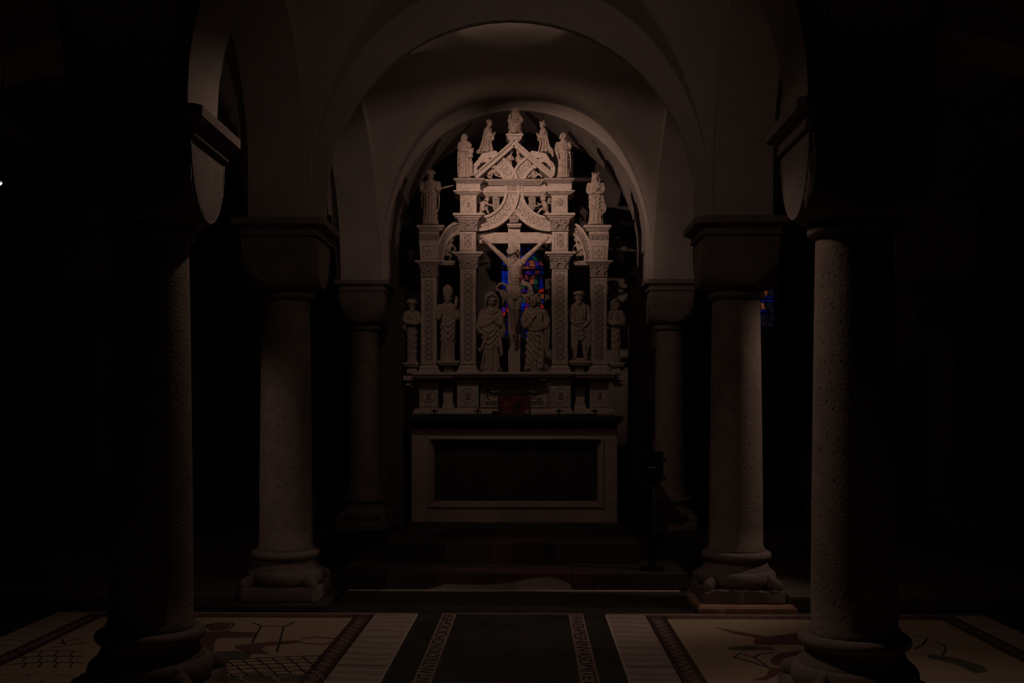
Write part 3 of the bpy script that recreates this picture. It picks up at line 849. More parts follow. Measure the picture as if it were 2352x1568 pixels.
    def qarc(r0, r1, y0, y1):
        mb = MB(); ls = []
        cu = Xr(1056, 1056)[0]; cv = 598
        for i in range(15):
            t = math.pi/2*i/14
            ring = []
            for r, yy in ((r0, y0), (r1, y0), (r1, y1), (r0, y1)):
                p = U(cu+side*r*math.cos(t)*(.62 if True else 1), cv-r*math.sin(t), YO); ring.append((p.x, yy, p.z))
            ls.append(ring)
        return mb.loops(ls)
    qa = qarc(60, 90, YO+.03, YBK-.03).build('quarter_arch', M['carved'], altarpiece)
    m = qarc(60, 66, YO+.01, YO+.04); mm = qarc(84, 91, YO+.01, YO+.04); m.add(mm.v, mm.f)
    subpart(m, 'arch_rim', M['carved'], qa)
    m = MB()
    for i in range(9):
        t = math.pi/2*(i+.6)/9.6; u = Xr(1056, 1056)[0]+side*75*math.cos(t)*.62; v = 598-75*math.sin(t); p = U(u, v, YO)
        m.ell((p.x, YO+.03, p.z), (4.2*s, 2.2*s, 4.2*s), n=9, m=5); m.tube([(p.x+6*s*math.cos(a*.6), YO+.028, p.z+6*s*math.sin(a*.6)) for a in range(8)], 1.1*s, 5)
    subpart(m, 'scroll_relief', M['relief'], qa, True)
    sh = MB(); moulding(sh, *Xr(1006, 1046), 598, 608, YO-.01, YBK, 3); sh.build('niche_shelf', M['carved'], altarpiece)
    # ---- predella piers
    for (a, b_, nm, yf) in ((1050, 1099, 'inner', YI), (963, 1006, 'outer', YO)):
        x0, x1 = Xr(a, b_)
        pp = MB().bpx(x0, 878, x1, 938, yf, YBK).build('predella_pier', M['carved'], altarpiece)
        m = MB(); frame4(m, x0+2, x1-2, 882, 934, yf-.006, .01, 2); rosette(m, (x0+x1)/2, 907, 18 if nm == 'inner' else 16, yf)
        subpart(m, 'roundel', M['carved'], pp, True)
        m = MB(); medallion_head(m, (x0+x1)/2, 907, 12, yf); subpart(m, 'roundel_relief', M['relief'], pp, True)
        b = MB(); moulding(b, x0-5, x1+5, 936, 951, yf-.03, YBK+.02, 6, True)
        subpart(b, 'pier_foot', M['carved'], pp)
        b = MB(); moulding(b, x0-7, x1+8, 867, 878, yf-.03, YBK+.02, 6)
        subpart(b, 'pier_cap', M['carved'], pp)
    # ---- little pedestals in the predella and below the niche figures
    x0, x1 = Xr(1016, 1042)
    pd = MB().bpx(x0+2, 894, x1-2, 920, YO+.03, YBK).build('predella_pedestal', M['carved'], altarpiece)
    b = MB(); moulding(b, x0, x1, 889, 895, YO+.01, YBK, 2); moulding(b, x0-2, x1+2, 918, 950, YO, YBK, 5, True)
    subpart(b, 'pedestal_moulding', M['carved'], pd)
    b = MB(); P = U((x0+x1)/2, 886, YO+.06); b.ell((P.x, YO+.07, P.z), (5*s, 5*s, 9*s)); b.ell((P.x, YO+.07, P.z+8*s), (3*s, 3*s, 4*s))
    subpart(b, 'finial', M['relief'], pd, True)
    ns = MB(); moulding(ns, *Xr(1004, 1055), 828, 838, YO-.06, YBK, 5); ns = ns.build('niche_ledge', M['carved'], altarpiece)
    b = MB().bpx(Xr(1020, 1040)[0], 838, Xr(1020, 1040)[1], 858, YO+.02, YBK)
    for k in range(3): b.ell((U(Xr(1020, 1040)[0]+4+6*k, 847, YO).x, YO+.02, U(0, 847, YO).z), (2.6*s, 2*s, 9*s), n=8, m=6)
    subpart(b, 'ledge_block', M['relief'], ns, False)
    br = MB(); moulding(br, *Xr(926, 962), 832, 842, YO-.03, YBK-.05, 4); moulding(br, *Xr(934, 958), 842, 858, YO, YBK-.05, 4, True)
    br.build('side_bracket', M['carved'], altarpiece)
    br = MB(); moulding(br, *Xr(926, 964), 862, 888, YO+.02, YBK-.05, 22)
    br.ell((U(Xr(936, 936)[0], 884, YO).x, YO+.05, U(0, 884, YO).z), (7*s, 6*s, 4*s)); br.build('scroll_bracket', M['carved'], altarpiece, True)
    # ---- gable beam, ring and crossing band of this side
    def bar(p0, p1, wv, y0, y1, mb=None):
        mb = mb or MB(); d = Vector((p1[0]-p0[0], p1[1]-p0[1])).normalized(); n = Vector((-d.y, d.x))*wv/2
        ls = []
        for p in (p0, p1):
            ring = []
            for sg, yy in ((1, y0), (-1, y0), (-1, y1), (1, y1)):
                q = U(p[0]+n.x*sg, p[1]+n.y*sg, YM-.05); ring.append((q.x, yy, q.z))
            ls.append(ring)
        return mb.loops(ls)
    mxp = lambda u: u if side < 0 else MIR-u
    gb = bar((mxp(1182.5), 327), (mxp(1091), 406), 13, YM-.07, YBK-.02).build('gable_beam', M['carved'], altarpiece)
    m = bar((mxp(1182.5), 323), (mxp(1088), 404), 3, YM-.09, YM-.05); bar((mxp(1182.5), 335), (mxp(1096), 410), 3, YM-.085, YM-.05, m)
    subpart(m, 'beam_moulding', M['carved'], gb)
    m = MB()
    for k in range(38):
        t = (k+1)/39; q = U(mxp(1182.5+(1091-1182.5)*t), 327+79*t, YM-.07); m.ell((q.x, YM-.07, q.z), (1.15*s, 1.0*s, 1.15*s), n=7, m=5)
    subpart(m, 'beam_beading', M['relief'], gb, True)
    def ring(cu, cv, r0, r1, a0, a1, y0, y1, n=34):
        mb = MB(); ls = []
        for i in range(n+1):
            t = R(a0+(a1-a0)*i/n); rg = []
            for r, yy in ((r0, y0), (r1, y0), (r1, y1), (r0, y1)):
                p = U(mxp(cu+r*math.cos(t)), cv-r*math.sin(t), YM); rg.append((p.x, yy, p.z))
            ls.append(rg)
        return mb.loops(ls)
    yc0 = YM-.02 if side < 0 else YM-.012
    cb = ring(1100, 438, 62, 92, -92, 56, yc0, YBK-.05).build('crossing_arch', M['carved'], altarpiece)
    m = ring(1100, 438, 60, 66, -92, 54, yc0-.022, yc0+.01); mm = ring(1100, 438, 88, 94, -92, 56, yc0-.022, yc0+.01); m.add(mm.v, mm.f)
    subpart(m, 'arch_rim', M['carved'], cb)
    m = MB(); pts = []
    A = lambda rr, deg, dy=0: (lambda q_: (q_.x, yc0-.001-dy, q_.z))(U(mxp(1100+rr*math.cos(R(deg))), 438-rr*math.sin(R(deg)), YM))
    for seg in ((-90, -14), (24, 56)) if side < 0 else ((-90, 56),):
        m = MB(); n_ = int((seg[1]-seg[0])*1.6)
        m.tube([A(77+5.5*math.sin(k*.36), seg[0]+(seg[1]-seg[0])*k/n_) for k in range(n_+1)], .8*s, 5)
        for k in range(int((seg[1]-seg[0])/5.4)):
            d0 = seg[0]+3+5.4*k; sg = 1 if k % 2 else -1
            m.tube([A(77+sg*(5-4.2*math.cos(a_*.62)*(1-a_*.06)), d0+2.6*math.sin(a_*.62)*(1-a_*.06)) for a_ in range(9)], [.8*s*(1-.06*a_) for a_ in range(9)], 5)
            m.ell(A(77-sg*7, d0+1.6), (2.2*s, 1.2*s, 1.5*s), n=7, m=5)
        subpart(m, 'scroll_relief', M['relief'], cb, True)
    lp = ring(1113, 392, 17, 27, 10, 215, YM-.05, YBK-.05, 24)
    lp.build('gable_loop', M['carved'], altarpiece)
    sp = MB()                                        # curved shoulder that carries the kneeling figure
    pr = [(1092, 386), (1100, 366), (1108, 355), (1140, 349), (1146, 357), (1135, 366), (1113, 366), (1100, 384)]
    ls = []
    for yy in (YM-.06, YBK-.03):
        rg = []
        for (u, v) in pr:
            q = U(mxp(u), v, YM); rg.append((q.x, yy, q.z))
        ls.append(rg)
    sp.loops(ls).build('gable_shoulder', M['carved'], altarpiece, False)
# ---- middle pieces
mb = MB().bpx(1103, 423, 1258, 438, YM-.02, YBK-.02).build('entablature', M['carved'], altarpiece)
b = MB(); moulding(b, 1105, 1256, 437, 447, YM-.045, YBK-.02, 5); subpart(b, 'architrave', M['carved'], mb)
b = MB(); moulding(b, 1112, 1249, 410, 424, YM-.075, YBK-.02, 7); beads(b, 1114, 1247, 419.5, YM-.05); subpart(b, 'cornice', M['relief'], mb)
b = MB().bpx(1164, 423, 1197, 438, YM-.032, YM)
for u in (1169, 1192): b.bpx(u-2, 423, u+2, 447, YM-.036, YM)
subpart(b, 'frieze_block', M['relief'], mb)
MB().bpx(1105, 448, 1256, 451, YM-.01, YBK-.05).build('thin_rail', M['carved'], altarpiece)
MB().bpx(1175, 318, 1190, 336, YM-.075, YBK-.03).build('apex_block', M['carved'], altarpiece)
ap = MB(); moulding(ap, 1162, 1202, 306, 316, YM-.10, YBK, 6); moulding(ap, 1166, 1198, 314, 324, YM-.08, YBK, 5); ap.build('apex_pedestal', M['carved'], altarpiece)
ledge = MB(); moulding(ledge, 945, 1416, 854, 868, YI-.075, YBK+.06, 7); moulding(ledge, 1040, 1321, 853.5, 867, YI-.12, YI+.1, 8)
ledge.build('predella_cornice', M['carved'], altarpiece)
cp = MB().bpx(1103, 884, 1259, 938, YO+.01, YBK).build('predella_panel', M['carved'], altarpiece)
subpart(frame4(MB(), 1106, 1256, 887, 935, YO-.004, .02, 4), 'panel_frame', M['carved'], cp)
b = MB(); moulding(b, 1104, 1260, 873, 885, YO-.04, YBK, 6); subpart(b, 'panel_cap', M['carved'], cp)
s = YO/F; b = MB()
for (u0, u1, ph) in ((1118, 1182, 0), (1180, 1244, 1)):
    b.tube([(lambda q: (q.x, YO-.015, q.z))(U(u0+(u1-u0)*t/14, 893+6*math.sin(math.pi*2*t/14+ph*math.pi), YO)) for t in range(15)], [s*(2+3.2*math.sin(math.pi*t/14)) for t in range(15)], 8)
for u in (1125, 1140, 1222, 1238):
    for k in range(5): b.ell((U(u+random.uniform(-8, 8), 912+random.uniform(-7, 7), YO).x, YO+.005, U(u, 912+random.uniform(-8, 8), YO).z), (3.5*s, 2.2*s, 2.2*s), n=8, m=5)
for v in (921, 926): b.bpx(1114, v, 1150, v+2, YO, YO+.02); b.bpx(1214, v, 1248, v+2, YO, YO+.02)
subpart(b, 'garland_relief', M['relief'], cp, True)
b = MB(); moulding(b, 948, 1413, 938, 951, YO-.015, YBK+.03, 5, True); b.build('base_course', M['carved'], altarpiece)

# ================================================================== statues
class SC(MB):
    """sculpting in photo pixels: u right, v down, w towards the viewer, on the plane y = Y; merged by voxel remeshing"""
    def __init__(s, Y): super().__init__(); s.Y = Y; s.s = Y/F
    def P(s, u, v, w=0):
        q = U(u, v, s.Y); return Vector((q.x, s.Y-w*s.s, q.z))
    def E(s, u, v, w, ru, rv, rw, rot=None, n=14, m=9):
        return s.ell(s.P(u, v, w), (ru*s.s, rw*s.s, rv*s.s), rot, n, m)
    def T(s, pts, rad, n=9, sm=True):
        """tapering limb through pixel points with rounded ends"""
        if not isinstance(rad, (list, tuple)): rad = [rad]*len(pts)
        if sm and len(pts) > 2:
            out, ro = [], []
            for i in range(len(pts)-1):
                p0, p1, p2, p3 = [Vector(pts[max(0, min(len(pts)-1, k))]) for k in (i-1, i, i+1, i+2)]
                for k in range(4):
                    t = k/4
                    out.append(.5*((2*p1)+(p2-p0)*t+(2*p0-5*p1+4*p2-p3)*t*t+(3*p1-p0-3*p2+p3)*t**3))
                    ro.append(rad[i]+(rad[i+1]-rad[i])*t)
            out.append(Vector(pts[-1])); ro.append(rad[-1]); pts, rad = out, ro
        s.tube([s.P(*p) for p in pts], [r*s.s for r in rad], n)
        for p, r in ((pts[0], rad[0]), (pts[-1], rad[-1])): s.E(*p, r, r, r, n=9, m=6)
        return s
    def robe(s, rings, folds=11, seed=0, n=72, sub=5, drape=()):
        """rings: (v, u, half width, w, half depth, fold depth) from bottom to top"""
        rn = random.Random(seed); ph = [rn.uniform(0, 6.28) for _ in range(6)]
        ls = []
        for i in range(len(rings)-1):
            for k in range(sub if i < len(rings)-2 else sub+1):
                t = k/sub; t2 = t*t*(3-2*t)
                a = [rings[i][j]+(rings[i+1][j]-rings[i][j])*(t if j == 0 else t2) for j in range(6)]
                v, u, hw, w, hd, am = a; lp = []
                for j in range(n):
                    th = 2*math.pi*j/n
                    sway = .5*math.sin(v*.045+ph[0])
                    f = abs(math.cos(th*folds/2+ph[1]+sway+.5*math.sin(th*2+ph[2])))**.8
                    f2 = abs(math.cos(th*(folds*.61)+ph[3]-sway))
                    k_ = 1-am*(1-f)-am*.5*(1-f2)
                    dz = 0.0
                    for (va, vb_, per, amp, sag, tilt) in drape:
                        if va < v < vb_:
                            win = min(1.0, (v-va)/(per*.6), (vb_-v)/(per*.6))
                            x = (v-sag*(math.sin(th)**2 if math.sin(th) > 0 else 0)-tilt*math.cos(th)+1.2*math.sin(th*3+ph[4]))/per+ph[5]
                            x -= math.floor(x)
                            dz += amp*win*((x/.68) if x < .68 else (1-x)/.32)*(1 if math.sin(th) > -.2 else .4)
                    lp.append(s.P(u+(hw*k_+dz)*math.cos(th), v, w+(hd*k_+dz)*math.sin(th)))
                ls.append(lp)
        return s.loops(ls)
    def head(s, u, v, w, h, yaw=0, pitch=0, roll=0, hair=None, beard=0, neck=True):
        """h = height of the head; yaw>0 turns to the viewer's right, pitch>0 looks down"""
        rot = Matrix.Rotation(R(roll), 3, 'Y') @ Matrix.Rotation(R(yaw), 3, 'Z') @ Matrix.Rotation(R(-pitch), 3, 'X')
        # local axes: x right, y away (-y = face), z up
        rot = Matrix.Rotation(R(roll), 3, 'Y') @ Matrix.Rotation(R(yaw), 3, 'Z') @ Matrix.Rotation(R(pitch), 3, 'X')
        c = s.P(u, v, w); k = h*s.s
        def e(x, y, z, a, b, d, n=12, m=8): s.ell(c+rot @ Vector((x*k, y*k, z*k)), (a*k, b*k, d*k), rot, n, m)
        e(0, .06, .12, .36, .42, .40); e(0, -.06, -.12, .30, .33, .38); e(0, -.22, -.40, .15, .14, .11)      # skull, face, chin
        e(0, -.36, -.02, .06, .09, .13, 9, 6); e(0, -.42, -.11, .075, .075, .055, 9, 6)                       # nose
        for sg in (-1, 1):
            e(sg*.15, -.33, .12, .13, .06, .035, 9, 6); e(sg*.15, -.31, .03, .075, .055, .04, 9, 6)           # brows, eyes
            e(sg*.19, -.25, -.12, .09, .08, .09, 9, 6); e(sg*.36, .02, -.04, .05, .09, .13, 9, 6)             # cheeks, ears
        e(0, -.35, -.235, .10, .05, .028, 9, 6); e(0, -.34, -.29, .085, .05, .028, 9, 6)                      # lips
        def strand(pts, r): s.tube([c+rot @ (Vector(p)*k) for p in pts], [q*k for q in r], 7)
        rn = random.Random(int(u*7+v))
        if beard:
            e(0, -.26, -.44, .22, .16, .20+.14*beard)
            for q in range(5): strand([(-.16+.08*q, -.30, -.33), (-.14+.07*q, -.36, -.50), (-.08+.04*q, -.30, -.62-.15*beard)], [.05, .06, .03])
        if hair == 'curls':
            for q in range(70):
                a = rn.uniform(-2.6, 2.6); z = rn.uniform(-.38, .5)
                rr = .46*math.sqrt(max(.08, 1-(z*1.5)**2)) if z > 0 else .46
                if abs(a) < .95 and z < .26: continue
                e(rr*math.sin(a), -rr*math.cos(a)*.95+.04, z+.06, .095, .095, .095, 8, 6)
            e(0, .12, .1, .42, .44, .44)
        elif hair == 'long':
            e(0, .08, .14, .42, .45, .42)
            for sg in (-1, 1):
                for q in range(3):
                    strand([(sg*.30, -.22+.12*q, .36), (sg*.42, -.14+.14*q, .0), (sg*.40, -.06+.14*q, -.35), (sg*.36, -.05+.14*q, -.62)], [.07, .09, .09, .05])
        elif hair == 'short':
            e(0, .08, .16, .41, .45, .41)
            for q in range(12):
                a = -1.9+q*.345; strand([(.0, .1, .5), (.32*math.sin(a), -.30*math.cos(a)+.05, .40), (.40*math.sin(a), -.40*math.cos(a)+.05, .2)], [.06, .07, .04])
        elif hair == 'veil':
            e(0, .12, .14, .47, .48, .46)
            for sg in (-1, 1): strand([(0, -.30, .52), (sg*.30, -.34, .38), (sg*.44, -.28, .05), (sg*.44, -.16, -.35), (sg*.36, -.05, -.75)], [.09, .10, .11, .13, .16])
            e(0, .25, -.35, .42, .34, .5)
        elif hair == 'cap':
            e(0, .06, .30, .44, .46, .24); strand([(.45*math.sin(a*.5), -.45*math.cos(a*.5)+.05, .20) for a in range(14)], [.075]*14)
        elif hair == 'turban':
            for z, rr in ((.22, .46), (.36, .44), (.48, .34)):
                strand([(rr*math.sin(a*.5), -rr*math.cos(a*.5)+.06, z+.05*math.sin(a*.8)) for a in range(14)], [.13]*14)
            e(0, .06, .38, .40, .42, .26)
        elif hair == 'hat':
            e(0, .06, .40, .46, .46, .14); e(0, .06, .24, .62, .60, .07); e(0, .06, .30, .42, .42, .2)
        elif hair == 'crown':
            e(0, .08, .14, .41, .45, .41)
            strand([(.42*math.sin(a*.5), -.42*math.cos(a*.5)+.05, .34) for a in range(14)], [.06]*14)
            for q in range(8):
                a = q*math.pi/4; strand([(.42*math.sin(a), -.42*math.cos(a)+.05, .34), (.46*math.sin(a), -.46*math.cos(a)+.05, .66)], [.08, .045])
            for sg in (-1, 1): strand([(sg*.36, .05, .2), (sg*.44, .08, -.3), (sg*.40, .06, -.75)], [.10, .12, .06])
        elif hair == 'mitre':
            s.loops([[c+rot @ (Vector((a*math.cos(t*math.pi/8), b*math.sin(t*math.pi/8)+.05, z))*k) for t in range(16)] for a, b, z in ((.40, .42, .16), (.44, .42, .34), (.46, .36, .62), (.34, .2, .92), (.05, .05, 1.12))])
            strand([(0, -.37, .2), (0, -.34, .6), (0, -.1, 1.1)], [.05, .05, .04]); strand([(.43*math.sin(a*.5), -.43*math.cos(a*.5)+.05, .2) for a in range(14)], [.055]*14)
        elif hair == 'hood':
            e(0, .14, .10, .48, .50, .50); e(0, .12, -.35, .50, .44, .36)
            strand([(.45*math.sin(a*.36-2.35), -.30+.06*abs(a-6.5), .08-.52*math.cos(a*.36-2.35)*-1) for a in range(14)], [.09]*14)
        elif hair == 'thorns':
            e(0, .08, .14, .41, .45, .42)
            for z, o in ((.22, 0), (.29, .6), (.25, 1.2)):
                strand([(.46*math.sin(a*.45+o), -.46*math.cos(a*.45+o)+.06, z+.04*math.sin(a*1.9+o)) for a in range(15)], [.05]*15)
            for sg in (-1, 1):
                for q in range(4): strand([(sg*.33, -.2+.1*q, .2), (sg*.44, -.12+.11*q, -.12), (sg*.40, -.12+.1*q, -.5), (sg*.30, -.2+.1*q, -.85)], [.07, .09, .08, .04])
        if neck: s.tube([c+Vector((0, .05*k, -.3*k)), c+Vector((0, .12*k, -.85*k))], [.2*k, .24*k], 10)
        return s
    def hand(s, u, v, w, du, dv, dw=0, L=7, curl=.3):
        """palm and five fingers; (du,dv,dw) points from wrist to fingertips, thumb on the upper side"""
        d = Vector((du, dv, dw)).normalized(); up = Vector((0, 0, 1)) if abs(d.z) < .7 else Vector((1, 0, 0))
        sd = d.cross(up).normalized(); nn = sd.cross(d)
        o = Vector((u, v, w))
        q = lambda a, b, c_: tuple(o+d*a*L+sd*b*L+nn*c_*L)
        s.T([q(0, 0, 0), q(.25, 0, 0), q(.45, 0, 0)], [L*.15, L*.21, L*.2], 8, False)
        for k, (b, l) in enumerate(((-.24, .40), (-.08, .52), (.08, .55), (.23, .46))):
            s.T([q(.42, b*.8, 0), q(.42+l*.55, b*1.1, -curl*.12), q(.42+l*(1-curl*.4), b*1.15, -curl*.42)], [L*.085, L*.08, L*.06], 6, False)
        s.T([q(.12, -.16, .0), q(.30, -.36, .06), q(.52, -.42, .02)], [L*.1, L*.09, L*.065], 6, False)
        return s
    def finish(s, name, mat, parent=None, vox=1.0, smooth=2, label=None):
        me = s.mesh('tmp'); o = bpy.data.objects.new('tmp', me); COL.objects.link(o)
        r = o.modifiers.new('r', 'REMESH'); r.mode = 'VOXEL'; r.voxel_size = vox*s.s
        sm = o.modifiers.new('s', 'SMOOTH'); sm.iterations = smooth; sm.factor = .5
        bpy.context.view_layer.update()
        out = bpy.data.meshes.new_from_object(o.evaluated_get(bpy.context.evaluated_depsgraph_get()))
        bpy.data.objects.remove(o); bpy.data.meshes.remove(me)
        out.name = name; out.materials.clear(); out.materials.append(mat)
        return link(name, out, parent, 'all', None, 0, label)
ST = M['statue']
def statue_thing(name, u, v, Y, label, group=None):
    return thing(name, tuple(U(u, v, Y)), label, 'statue', group)
def plinth(parent, u0, u1, v0, v1, Y, wd, mat=None):
    """low stone foot that the figure is carved with"""
    m = MB(); a, b = U(u0, v1, Y), U(u1, v0, Y); c = (a.x+b.x)/2; s = Y/F
    m.loops([[(c+(b.x-a.x)/2*k*math.cos(t*math.pi/10), Y+wd*s*k*math.sin(t*math.pi/10)*.9, z) for t in range(20)] for k, z in ((1, a.z), (1, a.z+(b.z-a.z)*.6), (.9, b.z))])
    return m.build('foot_plinth', mat or ST, parent, True)

# ---- crucifix
YX = 10.66
cr = thing('crucifix', tuple(U(1181, 855, YX)), 'large stone cross with a carved crucified figure hung in the altarpiece', 'crucifix')
c = MB().bpx(1167, 520, 1195, 856, YX, YX+.10)
c.build('cross_upright', M['carved'], cr, False, None, .004)
MB().bpx(1096, 533, 1268, 559, YX-.004, YX+.09).build('cross_beam', M['carved'], cr, False, None, .004)
cap = MB(); moulding(cap, 1164, 1198, 513, 521, YX-.06, YX+.12, 4); cap.build('cross_capital', M['carved'], cr)
sc = SC(YX-.05)
sc.robe([(512, 1181, 12, 0, 9, .2), (504, 1181, 10, 0, 8, .25), (496, 1181, 6, 0, 6, .2), (491, 1181, 4, 0, 4, .1)], 6, 3)
sc.head(1181, 489, 3, 8, hair='veil'); sc.E(1173, 503, 5, 4, 7, 4); sc.E(1189, 503, 5, 4, 7, 4); sc.T([(1175, 500, 6), (1181, 505, 9), (1187, 500, 6)], 2.2)
sc.finish('cross_top_group', M['relief'], cr, .8)
sc = SC(YX-.075)
# torso
sc.robe([(682, 1182, 14, 0, 11, 0), (666, 1182, 16, 0, 12, 0), (654, 1182, 13.5, 0, 10, 0), (644, 1182, 12.5, 1, 9.5, 0), (630, 1183, 14.5, 3, 11, 0), (614, 1183, 18, 4, 12, 0), (603, 1183, 20, 2, 11, 0), (597, 1183, 16, 1, 9, 0), (591, 1182, 9, 1, 7, 0)], 3, 1)
for sg in (-1, 1):
    sc.E(1183+sg*9, 611, 10, 9, 7, 6); sc.E(1183+sg*19, 602, 2, 7, 7, 7)
    for k in range(4): sc.T([(1183+sg*2, 620+5*k, 14-k), (1183+sg*9, 622+5.5*k, 13-k), (1183+sg*14.5, 618+5*k, 6)], [1, 1.4, .8], 6)
for v in (645, 652): sc.T([(1174, v, 9.5), (1182, v+1.5, 11), (1191, v, 9.5)], 1.1, 6)
sc.T([(1183, 604, 13), (1183, 650, 12)], 1.0, 6)
# arms
sc.T([(1166, 602, 2), (1152, 588, 4), (1136, 573, 4), (1122, 560, 6), (1110, 550, 7)], [7.6, 6.4, 5.3, 4.6, 3.2]); sc.hand(1110, 550, 7, -7, -8, 3, 12, .9)
sc.T([(1200, 600, 2), (1215, 586, 4), (1230, 572, 4), (1243, 560, 6), (1254, 552, 7)], [7.6, 6.4, 5.3, 4.6, 3.2]); sc.hand(1254, 552, 7, 7, -8, 3, 12, .9)
for u in (1106, 1258): sc.E(u, 546, 10, 1.6, 1.6, 3)
# legs
sc.T([(1174, 676, 3), (1174, 694, 8), (1177, 713, 13), (1179, 738, 6), (1181, 758, 4)], [9, 8.6, 6.6, 6, 3.4]); sc.E(1177, 712, 17, 5, 6, 4); sc.E(1179, 728, 4, 5.2, 9, 5.5)
sc.T([(1192, 676, 2), (1191, 694, 6), (1189, 711, 10), (1186, 738, 3), (1182, 757, 1)], [9, 8.4, 6.4, 5.8, 3.2]); sc.E(1189, 711, 14, 5, 6, 4)
sc.T([(1181, 757, 4), (1179, 768, 9), (1178, 780, 11)], [3.6, 4.2, 3.2]); sc.T([(1182, 757, 1), (1183, 768, 5), (1182, 779, 7)], [3.4, 4.0, 3.0])
for k in range(5): sc.T([(1175+1.6*k, 779, 11), (1175+1.7*k, 784-.4*k, 11)], [1.1, .9], 6, False); sc.T([(1180.5+1.4*k, 779, 7), (1181+1.5*k, 782.5-.3*k, 7)], [1, .8], 6, False)
sc.finish('figure_body', ST, cr, .85, 1)
sc = SC(YX-.075)
sc.head(1179, 582, 13, 27, yaw=-18, pitch=44, roll=-12, hair='thorns', beard=.4)
sc.finish('figure_head', ST, cr, .7, 1)
sc = SC(YX-.075)
sc.robe([(686, 1182, 17, 1, 13, .18), (676, 1182, 18.5, 1, 14, .2), (664, 1182, 17.5, 1, 13.5, .18), (655, 1182, 15.5, 1, 12, .1)], 9, 5)
for k in range(4): sc.T([(1164+k, 660+5*k, 8), (1174, 668+5*k, 13), (1185, 674+4*k, 15), (1196, 664+5*k, 11)], [2, 2.4, 2.4, 1.6])
sc.T([(1167, 658, 6), (1155, 652, 8), (1145, 656, 9), (1141, 664, 8), (1148, 669, 9), (1160, 670, 10)], [2.4, 3.2, 3.2, 2.8, 3.2, 2.6])
sc.T([(1148, 668, 7), (1153, 676, 8), (1157, 688, 8), (1155, 699, 7)], [3, 5, 4.4, 2]); sc.T([(1160, 672, 8), (1164, 682, 9), (1166, 696, 8)], [3, 3.4, 2])
for q in range(3): sc.T([(1198, 650+2*q, 7), (1208, 650+3*q, 9+q), (1218-2*q, 656+1.6*q, 9+q), (1222-3*q, 668, 9+q), (1216-2*q, 679-2*q, 8), (1206, 681-2*q, 7)], [2.2, 2.7, 2.7, 2.7, 2.4, 1.6])
sc.T([(1199, 678, 8), (1206, 684, 9), (1211, 694, 8)], [3, 3.6, 1.8]); sc.T([(1200, 650, 8), (1203, 644, 8)], [3.4, 2])
sc.finish('loincloth', ST, cr, .85, 1)
MB().lathe([(.0, 0), (.006, .001), (.006, .02), (.0, .022)], tuple(U(1180, 773, YX-.14)), 10).build('nail', M['blackmetal'], cr)

# ---- mourning woman under the cross
Y = 10.52
t = statue_thing('mourner_statue', 1127, 856, Y, 'veiled woman with clasped hands beside the cross foot in the altarpiece')
plinth(t, 1102, 1153, 843, 856, Y, 16)
sc = SC(Y)
sc.robe([(848, 1127, 24, 0, 17, .20), (836, 1127, 22, 0, 16, .22), (812, 1127, 20, 0, 15, .22), (790, 1128, 19, 0, 14, .2), (770, 1128, 20, 1, 14, .14), (750, 1127, 24, 2, 15, .08), (732, 1127, 25, 1, 14, .05), (716, 1127, 22, 0, 12, .05), (706, 1127, 14, 0, 10, 0), (698, 1128, 8, 0, 8, 0)], 10, 2, n=110, sub=10, drape=[(752, 806, 13, 4.2, 20, -9)])
sc.head(1128, 690, 6, 33, yaw=14, pitch=20, roll=-6, hair='veil')
sc.E(1129, 713, 4, 14, 7, 10); sc.T([(1113, 704, 6), (1121, 714, 11), (1131, 716, 12), (1142, 708, 8)], 2.0); sc.T([(1111, 709, 6), (1120, 719, 12), (1132, 721, 13), (1144, 713, 8)], 2.0)
sc.T([(1109, 716, 2), (1103, 734, 4), (1106, 748, 7), (1120, 746, 13), (1132, 737, 17)], [6.5, 7, 6.5, 5, 3.4]); sc.hand(1131, 738, 18, 6, -9, 3, 10)
sc.T([(1146, 716, 2), (1151, 733, 4), (1150, 746, 7), (1143, 744, 13), (1136, 737, 17)], [6.5, 7, 6.5, 5, 3.4]); sc.hand(1137, 738, 18, -2, -10, 3, 10)
sc.T([(1100, 740, 4), (1099, 752, 4), (1104, 764, 6), (1110, 756, 8)], [6, 5.5, 4, 2]); sc.T([(1153, 742, 4), (1157, 760, 5), (1150, 776, 7), (1146, 762, 9)], [6, 6, 4, 2])
sc.T([(1120, 765, 14), (1112, 790, 15), (1104, 806, 10), (1100, 800, 4)], [3, 4, 3.4, 2]); sc.T([(1147, 770, 9), (1150, 795, 10), (1152, 812, 9), (1148, 818, 9)], [4, 5, 5, 3])
for u0, u1 in ((1119, 1106), (1132, 1130), (1140, 1146)): sc.T([(u0, 782, 11), ((u0+u1)/2, 812, 12.5), (u1, 847, 13.5)], [1.6, 2.4, 3])
sc.finish('robed_figure', ST, t, .85, 1)
